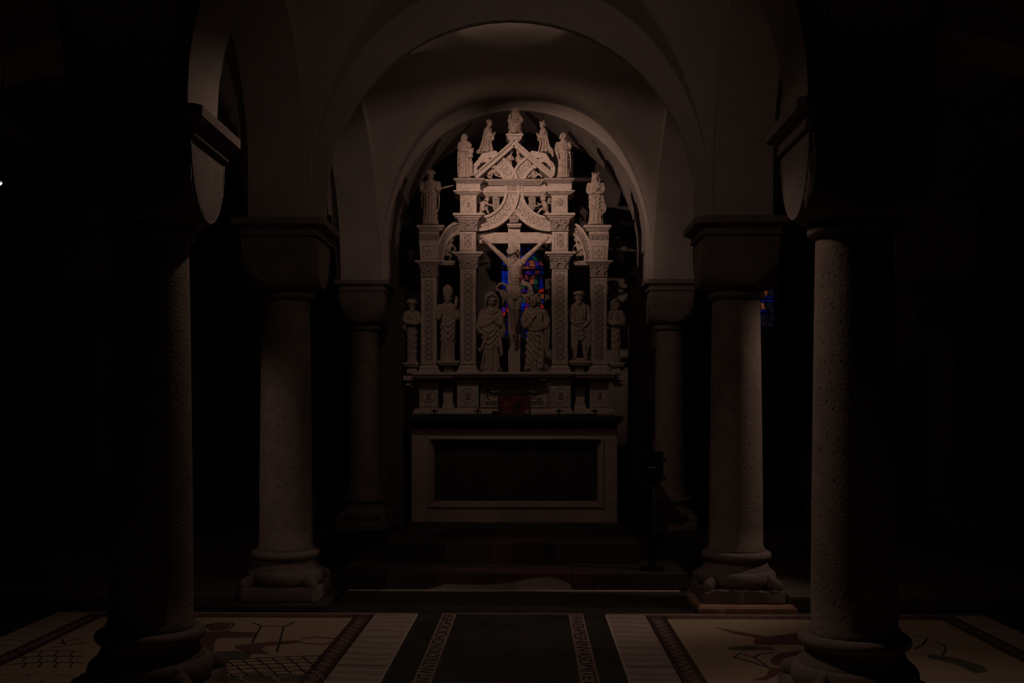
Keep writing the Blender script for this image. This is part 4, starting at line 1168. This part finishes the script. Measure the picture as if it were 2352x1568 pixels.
# ---- curly haired apostle
t = statue_thing('apostle_statue', 1230, 856, Y, 'curly haired youth in a belted robe beside the cross foot in the altarpiece')
plinth(t, 1204, 1252, 841, 856, Y, 16)
sc = SC(Y)
sc.robe([(850, 1228, 23, 0, 16, .2), (836, 1229, 22, 0, 16, .22), (810, 1231, 22, 0, 15, .22), (785, 1231, 21, 0, 14, .2), (764, 1230, 19, 1, 13, .12), (752, 1230, 18, 1, 13, .10), (735, 1230, 22, 2, 14, .12), (720, 1230, 25, 1, 14, .06), (710, 1230, 20, 0, 11, .02), (703, 1229, 9, 0, 8, 0)], 11, 6, n=110, sub=10, drape=[(760, 846, 15, 4.2, 6, 20)])
sc.head(1228, 691, 6, 31, yaw=-22, pitch=-10, roll=4, hair='curls')
sc.T([(1210, 718, 2), (1204, 735, 5), (1207, 750, 8), (1216, 742, 14), (1226, 728, 17)], [8, 8.5, 7, 5, 3.4]); sc.hand(1226, 729, 17, 7, -8, 2, 9)
sc.T([(1250, 718, 1), (1257, 738, 2), (1252, 752, 8), (1244, 744, 13)], [8, 8, 6, 4]); sc.hand(1244, 744, 13, -8, -4, 2, 9)
for k in range(4): sc.T([(1252+2.6*k, 735, 6-k), (1253+2.6*k, 765, 7-k), (1252+2.4*k, 795, 6-k), (1255+1.6*k, 812-3*k, 5)], [3, 3.4, 3, 1.6])
sc.T([(1213, 754, 9), (1222, 759, 14), (1234, 759, 15), (1246, 754, 10)], 2.2)
for k in range(6): sc.T([(1214+6*k, 722, 12), (1215+5.5*k, 740, 14.5), (1217+5*k, 757, 13.5)], [1.4, 1.9, 1.6])
sc.T([(1246, 775, 10), (1247, 810, 11), (1245, 842, 12)], [2.4, 3, 3]); sc.E(1212, 846, 14, 9, 4, 6); sc.E(1240, 844, 14, 7, 4, 6)
sc.finish('robed_figure', ST, t, .85, 1)

# ---- generic standing saint with its own pose
def saint(name, label, u0, u1, vt, vb, Y, hair, yaw=0, pitch=8, roll=0, beard=0, arms=(), swags=(), extra=None, folds=10, seed=1, wide=1.0, hh=None, flare=1.0, vox=.95, topv=None, group=None, depth=.62, drape=()):
    t = statue_thing(name, (u0+u1)/2, vb, Y, label, group)
    H = vb-vt; uc = (u0+u1)/2; hw = (u1-u0)/2*wide; hh = hh or H*.165
    X = lambda x: uc+x*H; V = lambda z: vb-z*H
    sc = SC(Y)
    plinth(t, uc-hw*.95, uc+hw*.95, vb-H*.045, vb, Y, hw*.75)
    z = lambda zz, k, a, du=0: (V(zz), uc+du*H, hw*k, 0, hw*k*depth+1, a)
    sc.robe([z(.03, .92*flare, .2), z(.12, .86*flare, .22), z(.28, .80, .22), z(.45, .78, .18), z(.60, .84, .14), z(.70, .92, .11), z(.78, .86, .08), z(.82, .58, .02), z(.86, .30, 0)], folds, seed, n=72, sub=9,
            drape=[(V(d[0]), V(d[1]), d[2]*H, d[3]*H, d[4]*H, d[5]*H) for d in drape])
    sc.head(X(0), V(.905), hw*.2, hh, yaw, pitch, roll, hair, beard)
    for a in arms:
        pts = [(X(p[0]), V(p[1]), p[2]*H) for p in a]
        n = len(pts); sc.T(pts, [H*(.050-.022*i/(n-1)) for i in range(n)])
        d = Vector(pts[-1])-Vector(pts[-2]); sc.hand(*pts[-1], d.x, d.y, d.z, H*.062)
    for sw in swags:
        sc.T([(X(p[0]), V(p[1]), p[2]*H*.86) for p in sw], [H*.012]+[H*.016]*(len(sw)-2)+[H*.009])
    if extra: extra(sc, X, V, H)
    sc.finish('robed_figure', ST, t, vox, 1)
    return t
ARM_CHEST = [[(-.13, .77, .01), (-.15, .64, .03), (-.08, .60, .09), (.0, .66, .11)], [(.13, .77, .01), (.15, .64, .03), (.09, .60, .09), (.03, .60, .11)]]
# bishop in the left niche
YN = YO+.02
t = saint('bishop_statue', 'bishop with a tall mitre holding a staff, standing in an altarpiece niche', 1007, 1050, 668, 829, YN, 'mitre', 0, 6, 0, 0,
      [[(-.11, .77, .01), (-.14, .66, .03), (-.12, .60, .08), (-.10, .67, .11)], [(.11, .77, .01), (.14, .65, .03), (.14, .60, .08), (.13, .66, .11)]],
      [],
      None, 10, 4, .92, 27, drape=[(.62, .26, .085, .022, .13, .02)])
sc = SC(YN-.075); sc.T([(1043, 823, 0), (1044, 760, 0), (1045, 706, 0)], 1.5, 7); sc.T([(1045, 706, 0), (1047, 700, 0), (1048, 690, 0), (1048, 682, 0)], [3, 4.5, 4.5, 3], 9); sc.finish('staff', ST, t, .7, 1)
# bearded man with cap in the right niche (short tunic, bare legs, cloak)
t = statue_thing('warrior_statue', 1331, 829, YN, 'bearded man in a flat cap and short tunic, standing in an altarpiece niche')
plinth(t, 1310, 1354, 822, 829, YN, 13)
sc = SC(YN)
sc.T([(1325, 768, 3), (1323, 790, 5), (1322, 806, 4), (1321, 820, 4)], [7.5, 6.5, 5.5, 4]); sc.T([(1340, 768, 2), (1342, 790, 4), (1343, 806, 3), (1344, 820, 3)], [7.5, 6.5, 5.5, 4])
sc.T([(1321, 820, 5), (1318, 823, 11)], [4, 3]); sc.T([(1344, 820, 5), (1347, 823, 11)], [4, 3])
sc.robe([(782, 1332, 19, 0, 13, .22), (768, 1332, 18, 0, 13, .2), (748, 1332, 15, 1, 11, .14), (738, 1331, 14, 1, 11, .05), (722, 1331, 18, 1, 12, .02), (706, 1331, 20, 0, 11, 0), (697, 1331, 13, 0, 9, 0), (690, 1331, 7, 0, 7, 0)], 11, 8, n=100, sub=9, drape=[(742, 782, 11, 2.6, 9, -6)])
for k in range(5): sc.T([(1318+6.4*k, 702, 9), (1319+6*k, 722, 12.5), (1321+5.2*k, 736, 11.5)], [1.1, 1.5, 1.2], 6)
sc.T([(1317, 739, 7), (1331, 742, 13), (1346, 739, 7)], 2.2)
sc.head(1330, 683, 4, 28, -8, 4, 0, 'hat', .5)
sc.T([(1314, 706, 1), (1309, 722, 3), (1312, 736, 7), (1322, 744, 12)], [7, 6.4, 5, 3.4]); sc.hand(1322, 744, 12, 8, 5, 2, 8)
sc.T([(1348, 706, 1), (1354, 722, 2), (1352, 738, 6), (1344, 748, 11)], [7, 6.4, 5, 3.4]); sc.hand(1344, 748, 11, -8, 4, 2, 8)
for k in range(5): sc.T([(1349+1.5*k, 726+4*k, 4), (1350+1.2*k, 760, 6), (1347+2*k, 790, 5), (1349+1.2*k, 812-5*k, 4)], [3, 3.2, 3, 1.6])
for k in range(4): sc.T([(1311+2*k, 745, 5), (1313+2*k, 770, 7), (1312+3*k, 800-6*k, 6)], [2.4, 3, 1.8])
sc.T([(1322, 744, 12), (1318, 775, 9), (1315, 812, 7)], [1.8, 1.8, 1.2], 7)
sc.finish('draped_figure', ST, t, .9, 1)
# small outer figures
saint('outer_saint_statue', 'small man in a turban with folded sleeves on an outer altarpiece bracket', 930, 963, 687, 833, YO+.06, 'turban', 25, 4, 0, .5,
      [[(-.08, .77, .01), (-.11, .66, .04), (-.03, .62, .09), (.05, .65, .10)], [(.08, .77, .01), (.11, .65, .03), (.05, .61, .09), (-.02, .63, .10)]],
      [[(-.11, .66, .03), (-.13, .56, .03), (-.11, .50, .04)], [(-.09, .66, .05), (-.11, .54, .06), (-.08, .50, .06)]], None, 9, 9, .8, 22, drape=[(.58, .10, .10, .018, .10, .09)])
saint('outer_monk_statue', 'small hooded monk figure on an outer altarpiece bracket', 1398, 1431, 686, 833, YO+.06, 'hood', 40, 10, 0, 0,
      [[(-.08, .77, .01), (-.11, .66, .03), (-.03, .60, .09), (.05, .62, .10)], [(.08, .77, .01), (.12, .66, .02), (.10, .60, .07), (.04, .60, .10)]],
      [[(.12, .68, .02), (.15, .60, .03), (.12, .54, .04)]], None, 8, 12, .8, 22, drape=[(.56, .2, .10, .016, .08, -.09)])
# tall saints on the outer pilasters
YT = YO+.06
t = saint('bearded_saint_statue', 'bearded saint in a cap and long robe atop an outer pilaster', 966, 1011, 394, 516, YT, 'turban', 6, 8, 0, .4,
      [[(-.15, .77, .01), (-.17, .66, .03), (-.13, .60, .09), (-.05, .62, .11)], [(.15, .77, .01), (.17, .66, .02), (.15, .63, .08), (.14, .66, .12)]],
      [[(.15, .66, .05), (.17, .50, .05), (.16, .32, .05), (.13, .22, .04)], [(-.15, .66, .05), (-.16, .5, .05), (-.15, .3, .05)]], None, 13, 14, .92, 22, drape=[(.62, .40, .08, .012, .06, .05)])
sc = SC(YT-.06); sc.T([(1006, 436, 0), (1022, 430, 0), (1041, 426, 0)], [1.6, 2.1, 1.4], 7)
for k in range(5): sc.E(1014+6*k, 433-1.6*k, 1, 2.6, 1.8, 2, n=8, m=5)
sc.finish('knotted_branch', ST, t, .6, 1)
t = saint('crowned_saint_statue', 'crowned female saint in a draped cloak atop an outer pilaster', 1346, 1391, 398, 516, YT, 'crown', -6, 6, 0, 0,
      ARM_CHEST, [[(.13, .60, .06), (.15, .44, .06), (.16, .28, .06), (.12, .18, .06)]], None, 9, 15, .90, 20, drape=[(.58, .28, .085, .024, .13, -.07)])
sc = SC(YT-.03); sc.tube([sc.P(1384+8*math.cos(a*.4), 478+11*math.sin(a*.4), 0) for a in range(17)], 1.5*sc.s, 7); sc.T([(1376, 478, 0), (1392, 478, 0)], 1, 6, False); sc.T([(1384, 467, 0), (1384, 489, 0)], 1, 6, False)
sc.finish('broken_wheel', ST, t, .55, 1)
# saints standing at the ends of the gable
YG = YI+.06
t = saint('gable_saint_statue', 'standing bearded saint carrying a child at one end of the gable', 1050, 1084, 307, 409, YG, 'long', 50, 6, 0, .4,
      [[(-.10, .77, .01), (-.11, .64, .05), (.02, .60, .12), (.12, .62, .12)], [(.10, .77, .0), (.13, .66, .02), (.16, .60, .06), (.18, .62, .08)]],
      [[(-.14, .66, .03), (-.15, .4, .04), (-.15, .1, .05)]], None, 9, 17, .95, 17, 1.12, drape=[(.60, .08, .105, .020, .07, .13)])
sc = SC(YG-.05); sc.robe([(362, 1080, 7, 0, 5, .15), (352, 1080, 6.5, 0, 5, .1), (344, 1080, 6, 0, 5, 0), (340, 1080, 3, 0, 3, 0)], 6, 4, 30, 3); sc.head(1079, 336, 1, 10, 10, 0, 0, 'curls'); sc.T([(1075, 344, 3), (1072, 350, 5), (1077, 353, 6)], 1.6, 7); sc.T([(1085, 344, 3), (1087, 350, 5), (1083, 353, 6)], 1.6, 7)
sc.finish('carried_child', ST, t, .7, 1)
sc = SC(YG-.03); sc.robe([(405, 1081, 7, 0, 5, .2), (390, 1081, 5.5, 0, 5, .2), (374, 1081, 6, 0, 5, .1), (366, 1081, 3, 0, 3, 0)], 7, 4, 30, 3); sc.head(1081, 364, 1, 8, 0, 0, 0, 'short'); sc.finish('small_attendant', ST, t, .7, 1)
t = saint('gable_preacher_statue', 'standing saint with a hand across the chest at one end of the gable', 1277, 1311, 307, 409, YG, 'curls', 25, 18, 6, 0,
      [[(-.13, .77, .01), (-.16, .64, .04), (-.13, .50, .08), (-.12, .46, .10)], [(.13, .77, .01), (.15, .66, .04), (.05, .64, .12), (-.04, .69, .13)]],
      [[(.14, .62, .05), (.16, .4, .05), (.15, .12, .05)]], None, 11, 19, .95, 17, drape=[(.66, .36, .09, .016, .05, -.12)])
# kneeling figures on the shoulders of the gable
def kneeler(name, label, uc, vt, vb, Y, sg, hair, seed):
    """sg = +1 faces the viewer's right"""
    t = statue_thing(name, uc, vb, Y, label); H = vb-vt; sc = SC(Y)
    X = lambda x: uc+sg*x*H; V = lambda z: vb-z*H
    k = sg
    sc.robe([(V(.02), X(-.02), H*.24, 0, H*.15, .18), (V(.14), X(-.03), H*.22, 0, H*.15, .2), (V(.30), X(-.02), H*.18, 0, H*.14, .2), (V(.46), X(.0), H*.155, 0, H*.13, .16), (V(.60), X(.02), H*.14, 0, H*.125, .1), (V(.70), X(.02), H*.12, 0, H*.12, .04), (V(.76), X(.03), H*.07, 0, H*.08, 0), (V(.80), X(.04), H*.05, 0, H*.05, 0)], 9, seed, 48, 4)
    sc.head(X(.06), V(.87), 2, H*.20, sg*72, 8, 0, hair)
    for d in (-1, 1):
        sc.T([(X(.0), V(.68), d*H*.10), (X(.07), V(.54), d*H*.11), (X(.15), V(.50), d*H*.07), (X(.21), V(.57), d*H*.025)], [H*.06, H*.06, H*.05, H*.03]); sc.hand(X(.21), V(.57), d*H*.02, sg*5, -8, 0, H*.075)
    sc.T([(X(.14), V(.50), H*.08), (X(.17), V(.42), H*.08), (X(.14), V(.36), H*.07)], [H*.05, H*.05, H*.03])
    for q in range(4): sc.T([(X(-.08+.05*q), V(.52), H*.12), (X(-.13+.08*q), V(.28), H*.15), (X(-.2+.12*q), V(.04), H*.16)], [H*.015, H*.022, H*.022])
    sc.T([(X(-.1), V(.1), 0), (X(-.24), V(.05), 0), (X(-.30), V(.02), 0)], [H*.10, H*.07, H*.04])
    sc.finish('kneeling_figure', ST, t, .8, 1); return t
YK = YM+.05
kneeler('kneeling_saint_statue', 'kneeling robed figure in a pointed cap on the gable shoulder', 1119, 273, 352, YK, 1, 'cap', 21)
t = kneeler('kneeling_angel_statue', 'kneeling robed figure raising both hands on the gable shoulder', 1250, 277, 352, YK, -1, 'curls', 22)
sc = SC(YK-.02); sc.T([(1262, 341, 3), (1267, 347, 3), (1270, 358, 2)], [5, 5, 3]); sc.finish('draped_train', ST, t, .8, 1)
# seated Madonna on the apex
YP = YM+.03
t = statue_thing('madonna_statue', 1183, 307, YP, 'seated crowned woman with a child on the gable apex')
sc = SC(YP)
sc.robe([(307, 1183, 17, 0, 12, .18), (298, 1183, 16, 1, 13, .2), (288, 1183, 16, 3, 14, .14), (281, 1183, 15, 1, 11, .08), (272, 1184, 13, 0, 8, .03), (266, 1184, 11, 0, 7, 0), (262, 1184, 5, 0, 5, 0)], 8, 25, 48, 4)
sc.head(1184, 257, 2, 17, 0, 8, 0, 'veil')
sc.T([(1174, 268, 1), (1170, 278, 4), (1174, 284, 9), (1180, 286, 12)], [4.5, 4.2, 3.4, 2.2]); sc.T([(1194, 268, 1), (1199, 278, 4), (1194, 285, 9), (1188, 287, 12)], [4.5, 4.2, 3.4, 2.2])
sc.hand(1180, 286, 12, 6, 1, 1, 5); sc.hand(1188, 287, 12, -6, 1, 1, 5)
for k in range(3): sc.T([(1171, 290+5*k, 9), (1183, 297+5*k, 15), (1196, 290+5*k, 9)], [1.4, 1.8, 1.4], 7)
sc.finish('seated_figure', ST, t, .8, 1)
sc = SC(YP-.03); sc.robe([(290, 1173, 5.5, 0, 5, .1), (282, 1173, 5, 0, 4.5, .05), (275, 1173, 5, 0, 4, 0), (272, 1173, 2.4, 0, 2.4, 0)], 5, 3, 28, 3); sc.head(1172, 268, 1, 9, 15, 0, 0, 'curls'); sc.T([(1169, 276, 2), (1167, 281, 4), (1170, 284, 5)], 1.5, 7); sc.T([(1177, 276, 2), (1181, 279, 5), (1183, 277, 6)], 1.5, 7)
sc.T([(1171, 288, 3), (1169, 293, 6), (1170, 298, 6)], 2, 7); sc.T([(1176, 288, 3), (1178, 293, 6), (1178, 298, 6)], 2, 7)
sc.finish('child', ST, t, .7, 1)

# ---- little naked children (putti)
def putto(name, label, Y, head, hh, yaw, torso, limbs, extra=None, hair='curls', pitch=0):
    vb = max([p[1] for l in limbs for p in l]+[torso[-1][1]])
    t = statue_thing(name, torso[0][0], vb, Y, label); sc = SC(Y)
    sc.T([(p[0], p[1], p[2]) for p in torso], [p[3] for p in torso], 10)
    sc.head(head[0], head[1], head[2], hh, yaw, pitch, 0, hair)
    for i, l in enumerate(limbs):
        r = hh*.19 if i < 2 else hh*.27
        sc.T(l, [r, r*.9, r*.6][:len(l)] if len(l) <= 3 else [r]*len(l), 8)
        d = Vector(l[-1])-Vector(l[-2])
        if i < 2: sc.hand(*l[-1], d.x, d.y, d.z, hh*.36)
        else: sc.T([l[-1], (l[-1][0]+(2 if yaw >= 0 else -2), l[-1][1]+1.5, l[-1][2]+3)], [r*.6, r*.45], 7)
    sc.finish('child_body', ST, t, .62, 1)
    if extra: extra(t)
    return t
YQ = YM+.02
def shield_wing(us, uw, sg):
    def f(t):
        sc = SC(YQ-.03); ls = []
        for w_ in (0, 3.2):
            ls.append([sc.P(us+a, 468+b, w_*(1-.2*abs(a)/9)) for a, b in ((-9, -14), (-3, -16), (4, -16), (9, -13), (8, -4), (9, 5), (5, 13), (-1, 19), (-6, 13), (-9, 4), (-7, -4))])
        sc.loops(ls); sc.E(us, 466, 3, 4, 6, 2); sc.T([(us-5, 456, 3), (us, 458, 4), (us+5, 456, 3)], 1.2, 6); sc.T([(us-5, 476, 3), (us, 478, 3.6), (us+5, 475, 3)], 1.2, 6)
        sc.finish('shield', M['relief'], t, .6, 1)
        sc = SC(YQ+.03)
        for k in range(5): sc.T([(uw+sg*7, 471-2*k, 0), (uw-sg*1, 466-3.2*k, 1), (uw-sg*(5-k), 463-4*k+6*(k == 0), 1)], [1.8, 2, 1], 6)
        sc.finish('wing', M['relief'], t, .6, 1)
    return f
putto('shield_putto', 'winged child holding out a shield above the left crossing arch', YQ, (1119, 457, 3), 13, 40,
      [(1108, 480, 0, 7), (1109, 472, 1, 6.4), (1112, 466, 1, 5.4)], [[(1115, 468, 3), (1126, 472, 7), (1136, 475, 8)], [(1108, 467, -3), (1116, 474, -5), (1130, 470, 0)], [(1109, 483, 3), (1117, 480, 8), (1121, 489, 6)], [(1105, 484, -2), (1104, 489, 3), (1112, 492, 4)]],
      shield_wing(1139, 1100, 1))
putto('shield_putto', 'winged child holding out a shield above the right crossing arch', YQ, (1247, 457, 3), 13, -40,
      [(1253, 480, 0, 7), (1252, 472, 1, 6.4), (1250, 466, 1, 5.4)], [[(1247, 468, 3), (1236, 473, 7), (1226, 476, 8)], [(1254, 467, -3), (1245, 470, -4), (1230, 464, 0)], [(1251, 482, 3), (1243, 482, 8), (1236, 490, 6)], [(1255, 484, -2), (1258, 489, 3), (1250, 492, 4)]],
      shield_wing(1222, 1261, -1))
YV = YM+.01
putto('gable_putto', 'naked child playing a pipe standing in the gable opening', YV, (1174, 350, 2), 11, -15, [(1171, 372, 0, 5.4), (1171, 365, 1, 5), (1172, 359, 1, 4.6)],
      [[(1168, 360, 2), (1163, 365, 4), (1168, 369, 7)], [(1177, 361, 2), (1180, 367, 5), (1174, 369, 8)], [(1169, 376, 1), (1171, 386, 3), (1174, 396, 2)], [(1174, 376, 0), (1175, 386, 2), (1177, 396, 1)]], None, 'short')
putto('gable_putto', 'naked child with crossed arms standing in the gable opening', YV, (1190, 352, 2), 11, -25, [(1193, 374, 0, 6), (1192, 367, 1, 5.6), (1191, 360, 1, 4.8)],
      [[(1196, 362, 1), (1200, 370, 3), (1192, 374, 7)], [(1187, 362, 2), (1185, 369, 5), (1190, 374, 7)], [(1192, 378, 2), (1189, 387, 3), (1188, 397, 2)], [(1195, 378, 0), (1193, 387, 1), (1192, 397, 0)]], None, 'short')
putto('gable_putto', 'crouching child leaning forward in the gable corner', YV, (1143, 394, 5), 11, 60, [(1124, 398, 0, 6.4), (1130, 393, 1, 6.2), (1137, 394, 2, 4.6)],
      [[(1136, 397, 4), (1138, 403, 6), (1147, 407, 7)], [(1137, 396, -3), (1144, 402, -2), (1151, 406, 2)], [(1123, 400, 4), (1131, 400, 8), (1128, 408, 8)], [(1121, 401, -3), (1122, 406, 0), (1128, 409, 2)]], None, 'short', 20)
putto('gable_putto', 'seated child with a drum in the gable corner', YV, (1225, 388, 3), 11, -10, [(1226, 404, 0, 6.8), (1225, 399, 1, 6), (1225, 395, 1, 5)],
      [[(1220, 396, 2), (1215, 402, 4), (1220, 407, 7)], [(1231, 396, 2), (1236, 401, 4), (1231, 407, 7)], [(1229, 405, 3), (1238, 402, 7), (1245, 408, 6)], [(1222, 406, 3), (1217, 405, 8), (1214, 409, 7)]], None, 'short')
# relief groups in the quarter arches
for side in (-1, 1):
    mxp = lambda u: u if side < 0 else MIR-u
    putto('niche_putto', 'small naked child crouching under the %s quarter arch' % ('left' if side < 0 else 'right'), YO+.06, (mxp(1036), 552, 3), 13, side*20,
          [(mxp(1026), 582, 1, 7.5), (mxp(1030), 572, 2, 6.6), (mxp(1034), 563, 2, 5.6)], [[(mxp(1040), 564, 3), (mxp(1046), 572, 5), (mxp(1040), 580, 8)], [(mxp(1030), 564, 4), (mxp(1024), 571, 7), (mxp(1034), 578, 10)], [(mxp(1024), 585, 3), (mxp(1016), 584, 8), (mxp(1018), 595, 7)], [(mxp(1030), 586, 2), (mxp(1036), 588, 7), (mxp(1034), 596, 6)]])

# ================================================================== small things
fr = thing('framed_picture', tuple(U(1181, 953, 10.12)), 'small dark red picture in a thin black frame on the altar slab', 'picture')
def lean(mb, px0, py0, px1, py1, y0, y1):
    a, b = U(px0, py1, 10.16), U(px1, py0, 10.16); k = .16
    return mb.add([(x, y+(z-ZM)*k, z) for x, y, z in ((a.x, y0, a.z), (b.x, y0, a.z), (b.x, y1, a.z), (a.x, y1, a.z), (a.x, y0, b.z), (b.x, y0, b.z), (b.x, y1, b.z), (a.x, y1, b.z))],
                  [(0,3,2,1),(4,5,6,7),(0,1,5,4),(1,2,6,5),(2,3,7,6),(3,0,4,7)])
for r in ((1144, 902, 1219, 905), (1144, 949, 1219, 954.5), (1144, 905, 1147, 949), (1216, 905, 1219, 949)): lean(MB(), *r, 10.150, 10.172).build('frame_bar', M['frame'], fr)
pm, nt, bs = node_mat('dark_red_picture', .55)
n = nt.nodes.new('ShaderNodeTexNoise'); n.inputs['Scale'].default_value = 14; tcn = nt.nodes.new('ShaderNodeTexCoord'); nt.links.new(tcn.outputs['Object'], n.inputs['Vector'])
rp = nt.nodes.new('ShaderNodeValToRGB'); rp.color_ramp.elements[0].color = (.02, .008, .008, 1); rp.color_ramp.elements[0].position = .42; rp.color_ramp.elements[1].color = (.16, .012, .012, 1); rp.color_ramp.elements[1].position = .66
e = rp.color_ramp.elements.new(.72); e.color = (.28, .2, .17, 1)
nt.links.new(n.outputs['Fac'], rp.inputs[0]); nt.links.new(rp.outputs[0], bs.inputs['Base Color'])
lean(MB(), 1147, 905, 1216, 949, 10.158, 10.166).build('picture_panel', pm, fr)
a = U(1181, 900, 10.16)
MB().tube([(a.x, 10.20, ZM+.17), (a.x, 10.29, ZM+.006)], .006, 6).build('easel_leg', M['frame'], fr)
bk = MB().bpx(1130, 944, 1145, 955, 10.12, 10.20).build('candle_block', M['blackmetal'], None, False, None, .004)
tag(bk, 'small black block beside the dark red picture on the altar slab', 'block')
for k, u in enumerate((998, 1097, 1284, 1366)):
    c = U(u, 955, 10.32); c.z = ZM; s = 10.32/F
    h = thing('candle_holder', tuple(c), 'low black metal candle holder on the altar slab in front of the altarpiece', 'candle holder', 'candle holders on the altar slab')
    MB().lathe([(0, 0), (7*s, 0), (7*s, 1*s), (3*s, 2*s), (2*s, 4*s), (1.6*s, 9*s)], tuple(c), 20).build('stem', M['blackmetal'], h, True)
    MB().lathe([(0, 8.5*s), (6*s, 9*s), (9*s, 11*s), (9*s, 12*s), (5*s, 11*s), (0, 11*s)], tuple(c), 20).build('drip_pan', M['blackmetal'], h, True)
    MB().lathe([(2.2*s, 10*s), (2.2*s, 14*s), (1.4*s, 14*s), (1.2*s, 16*s), (0, 18*s)], tuple(c), 14).build('socket', M['blackmetal'], h, True)
# black stand on the lowest step
b0 = G(1498, 1308, zs1); x, y = b0.x, b0.y
sd = thing('floor_stand', (x, y, zs1), 'black metal floor stand with a clamped head on the lowest altar step', 'stand')
MB().lathe([(0, 0), (.10, 0), (.10, .014), (.09, .022), (.035, .03), (.03, .06)], (x, y, zs1), 28).build('stand_base', M['blackmetal'], sd, True)
MB().lathe([(.03, .05), (.03, .62), (.024, .63), (.024, .70), (0, .70)], (x, y, zs1), 18).build('pole', M['blackmetal'], sd, True)
hb = MB().box(x-.045, x+.085, y-.03, y+.03, zs1+.69, zs1+.93).build('stand_head', M['blackmetal'], sd, False, None, .01)
for dz in (.72, .86): MB().tube([(x+.08, y, zs1+dz), (x+.105, y, zs1+dz)], .014, 10).build('clamp_knob', M['blackmetal'], sd, True)
MB().tube([(x-.03, y-.031, zs1+.80), (x+.03, y-.031, zs1+.80)], .006, 8).build('clamp_plate', M['rod'], sd, True)
MB().tube([(x-.01, y, zs1+.92), (x-.01, y, zs1+1.32)], .02, 10).build('upper_rod', M['blackmetal'], sd, True)
# thin rod by the left pier
p0, p1 = U(899, 1090, 11.40), U(903, 800, 11.40)
rd = thing('conduit', (p0.x, 11.4, .13), 'thin vertical metal rod against the pier beside the altar', 'rod')
MB().tube([(p0.x, 11.41, p0.z), (p0.x, 11.41, p1.z)], .008, 8).build('rod', M['rod'], rd, True)
for zz in (p0.z+.1, (p0.z+p1.z)/2, p1.z-.1): MB().box(p0.x-.016, p0.x+.016, 11.402, 11.442, zz-.01, zz+.01).build('clip', M['rod'], rd)

# ---- fixtures for the spotlights and the added fill lights
def fixture(key, label, mount, L=.11, rb=.034):
    p, a = Vector(LAMPS[key][0]), Vector(LAMPS[key][1]); d = (a-p).normalized()
    f = thing('spotlight', tuple(mount), label, 'spotlight')
    back = p-d*.012
    c0 = MB(); e1 = d.cross(Vector((0, 0, 1)) if abs(d.z) < .95 else Vector((1, 0, 0))).normalized(); e2 = d.cross(e1)
    rg = lambda q, r: [tuple(q+(e1*math.cos(2*math.pi*j/18)+e2*math.sin(2*math.pi*j/18))*r) for j in range(18)]
    c0.loops([rg(back-d*L, .012), rg(back-d*(L*.9), .03), rg(back-d*min(.02,L*.5), .042), rg(back-d*.008, .044), rg(back-d*.012, .038)])
    c0.build('housing', M['blackmetal'], f, True)
    MB().loops([rg(back-d*.012, rb), rg(back-d*.010, rb)]).build('bulb', M['bulb'], f)
    MB().tube([tuple(back-d*L*.55), tuple(Vector(mount))], .008, 8).build('bracket', M['blackmetal'], f, True)
    return f
fixture('altar', 'spotlight on the middle arch trained on the altarpiece', (-.86, 7.46, 4.02))
fixture('altar_fill', 'added fill light on the middle arch trained on the altar slab', (-.78, 7.46, 4.06))
fixture('near', 'added fill light hung from the nave vault trained on a near column', (-.3, 5.42, 4.3))
fixture('added_wash_l', 'added fill light behind the left haunch of the middle arch', (-1.22, 7.46, 3.62), .07)
fixture('added_wash_r', 'added fill light behind the right haunch of the middle arch', (1.22, 7.46, 3.62), .07)
fixture('vault', 'added hidden uplight on the crown of the middle arch', (0.0, 7.46, 4.19), .03)
fixture('nave', 'spotlight hung from the nave vault trained on the floor mosaics', (-.6, 5.75, 4.2))
fixture('chancel_fill', 'added fill light on the back of the near arch turned to the altar', (.3, 4.98, 4.1), .08)
fixture('left', 'glowing spotlight in the left aisle hung below the vault', (-3.62, 7.5, 4.0), .11, .014)
fixture('left_b', 'spotlight in the left aisle trained on the column with corner spurs', (-3.7, 4.75, 3.95))
fixture('right', 'glowing spotlight in the right aisle hung below the vault', (3.80, 7.5, 4.0), .11, .014)
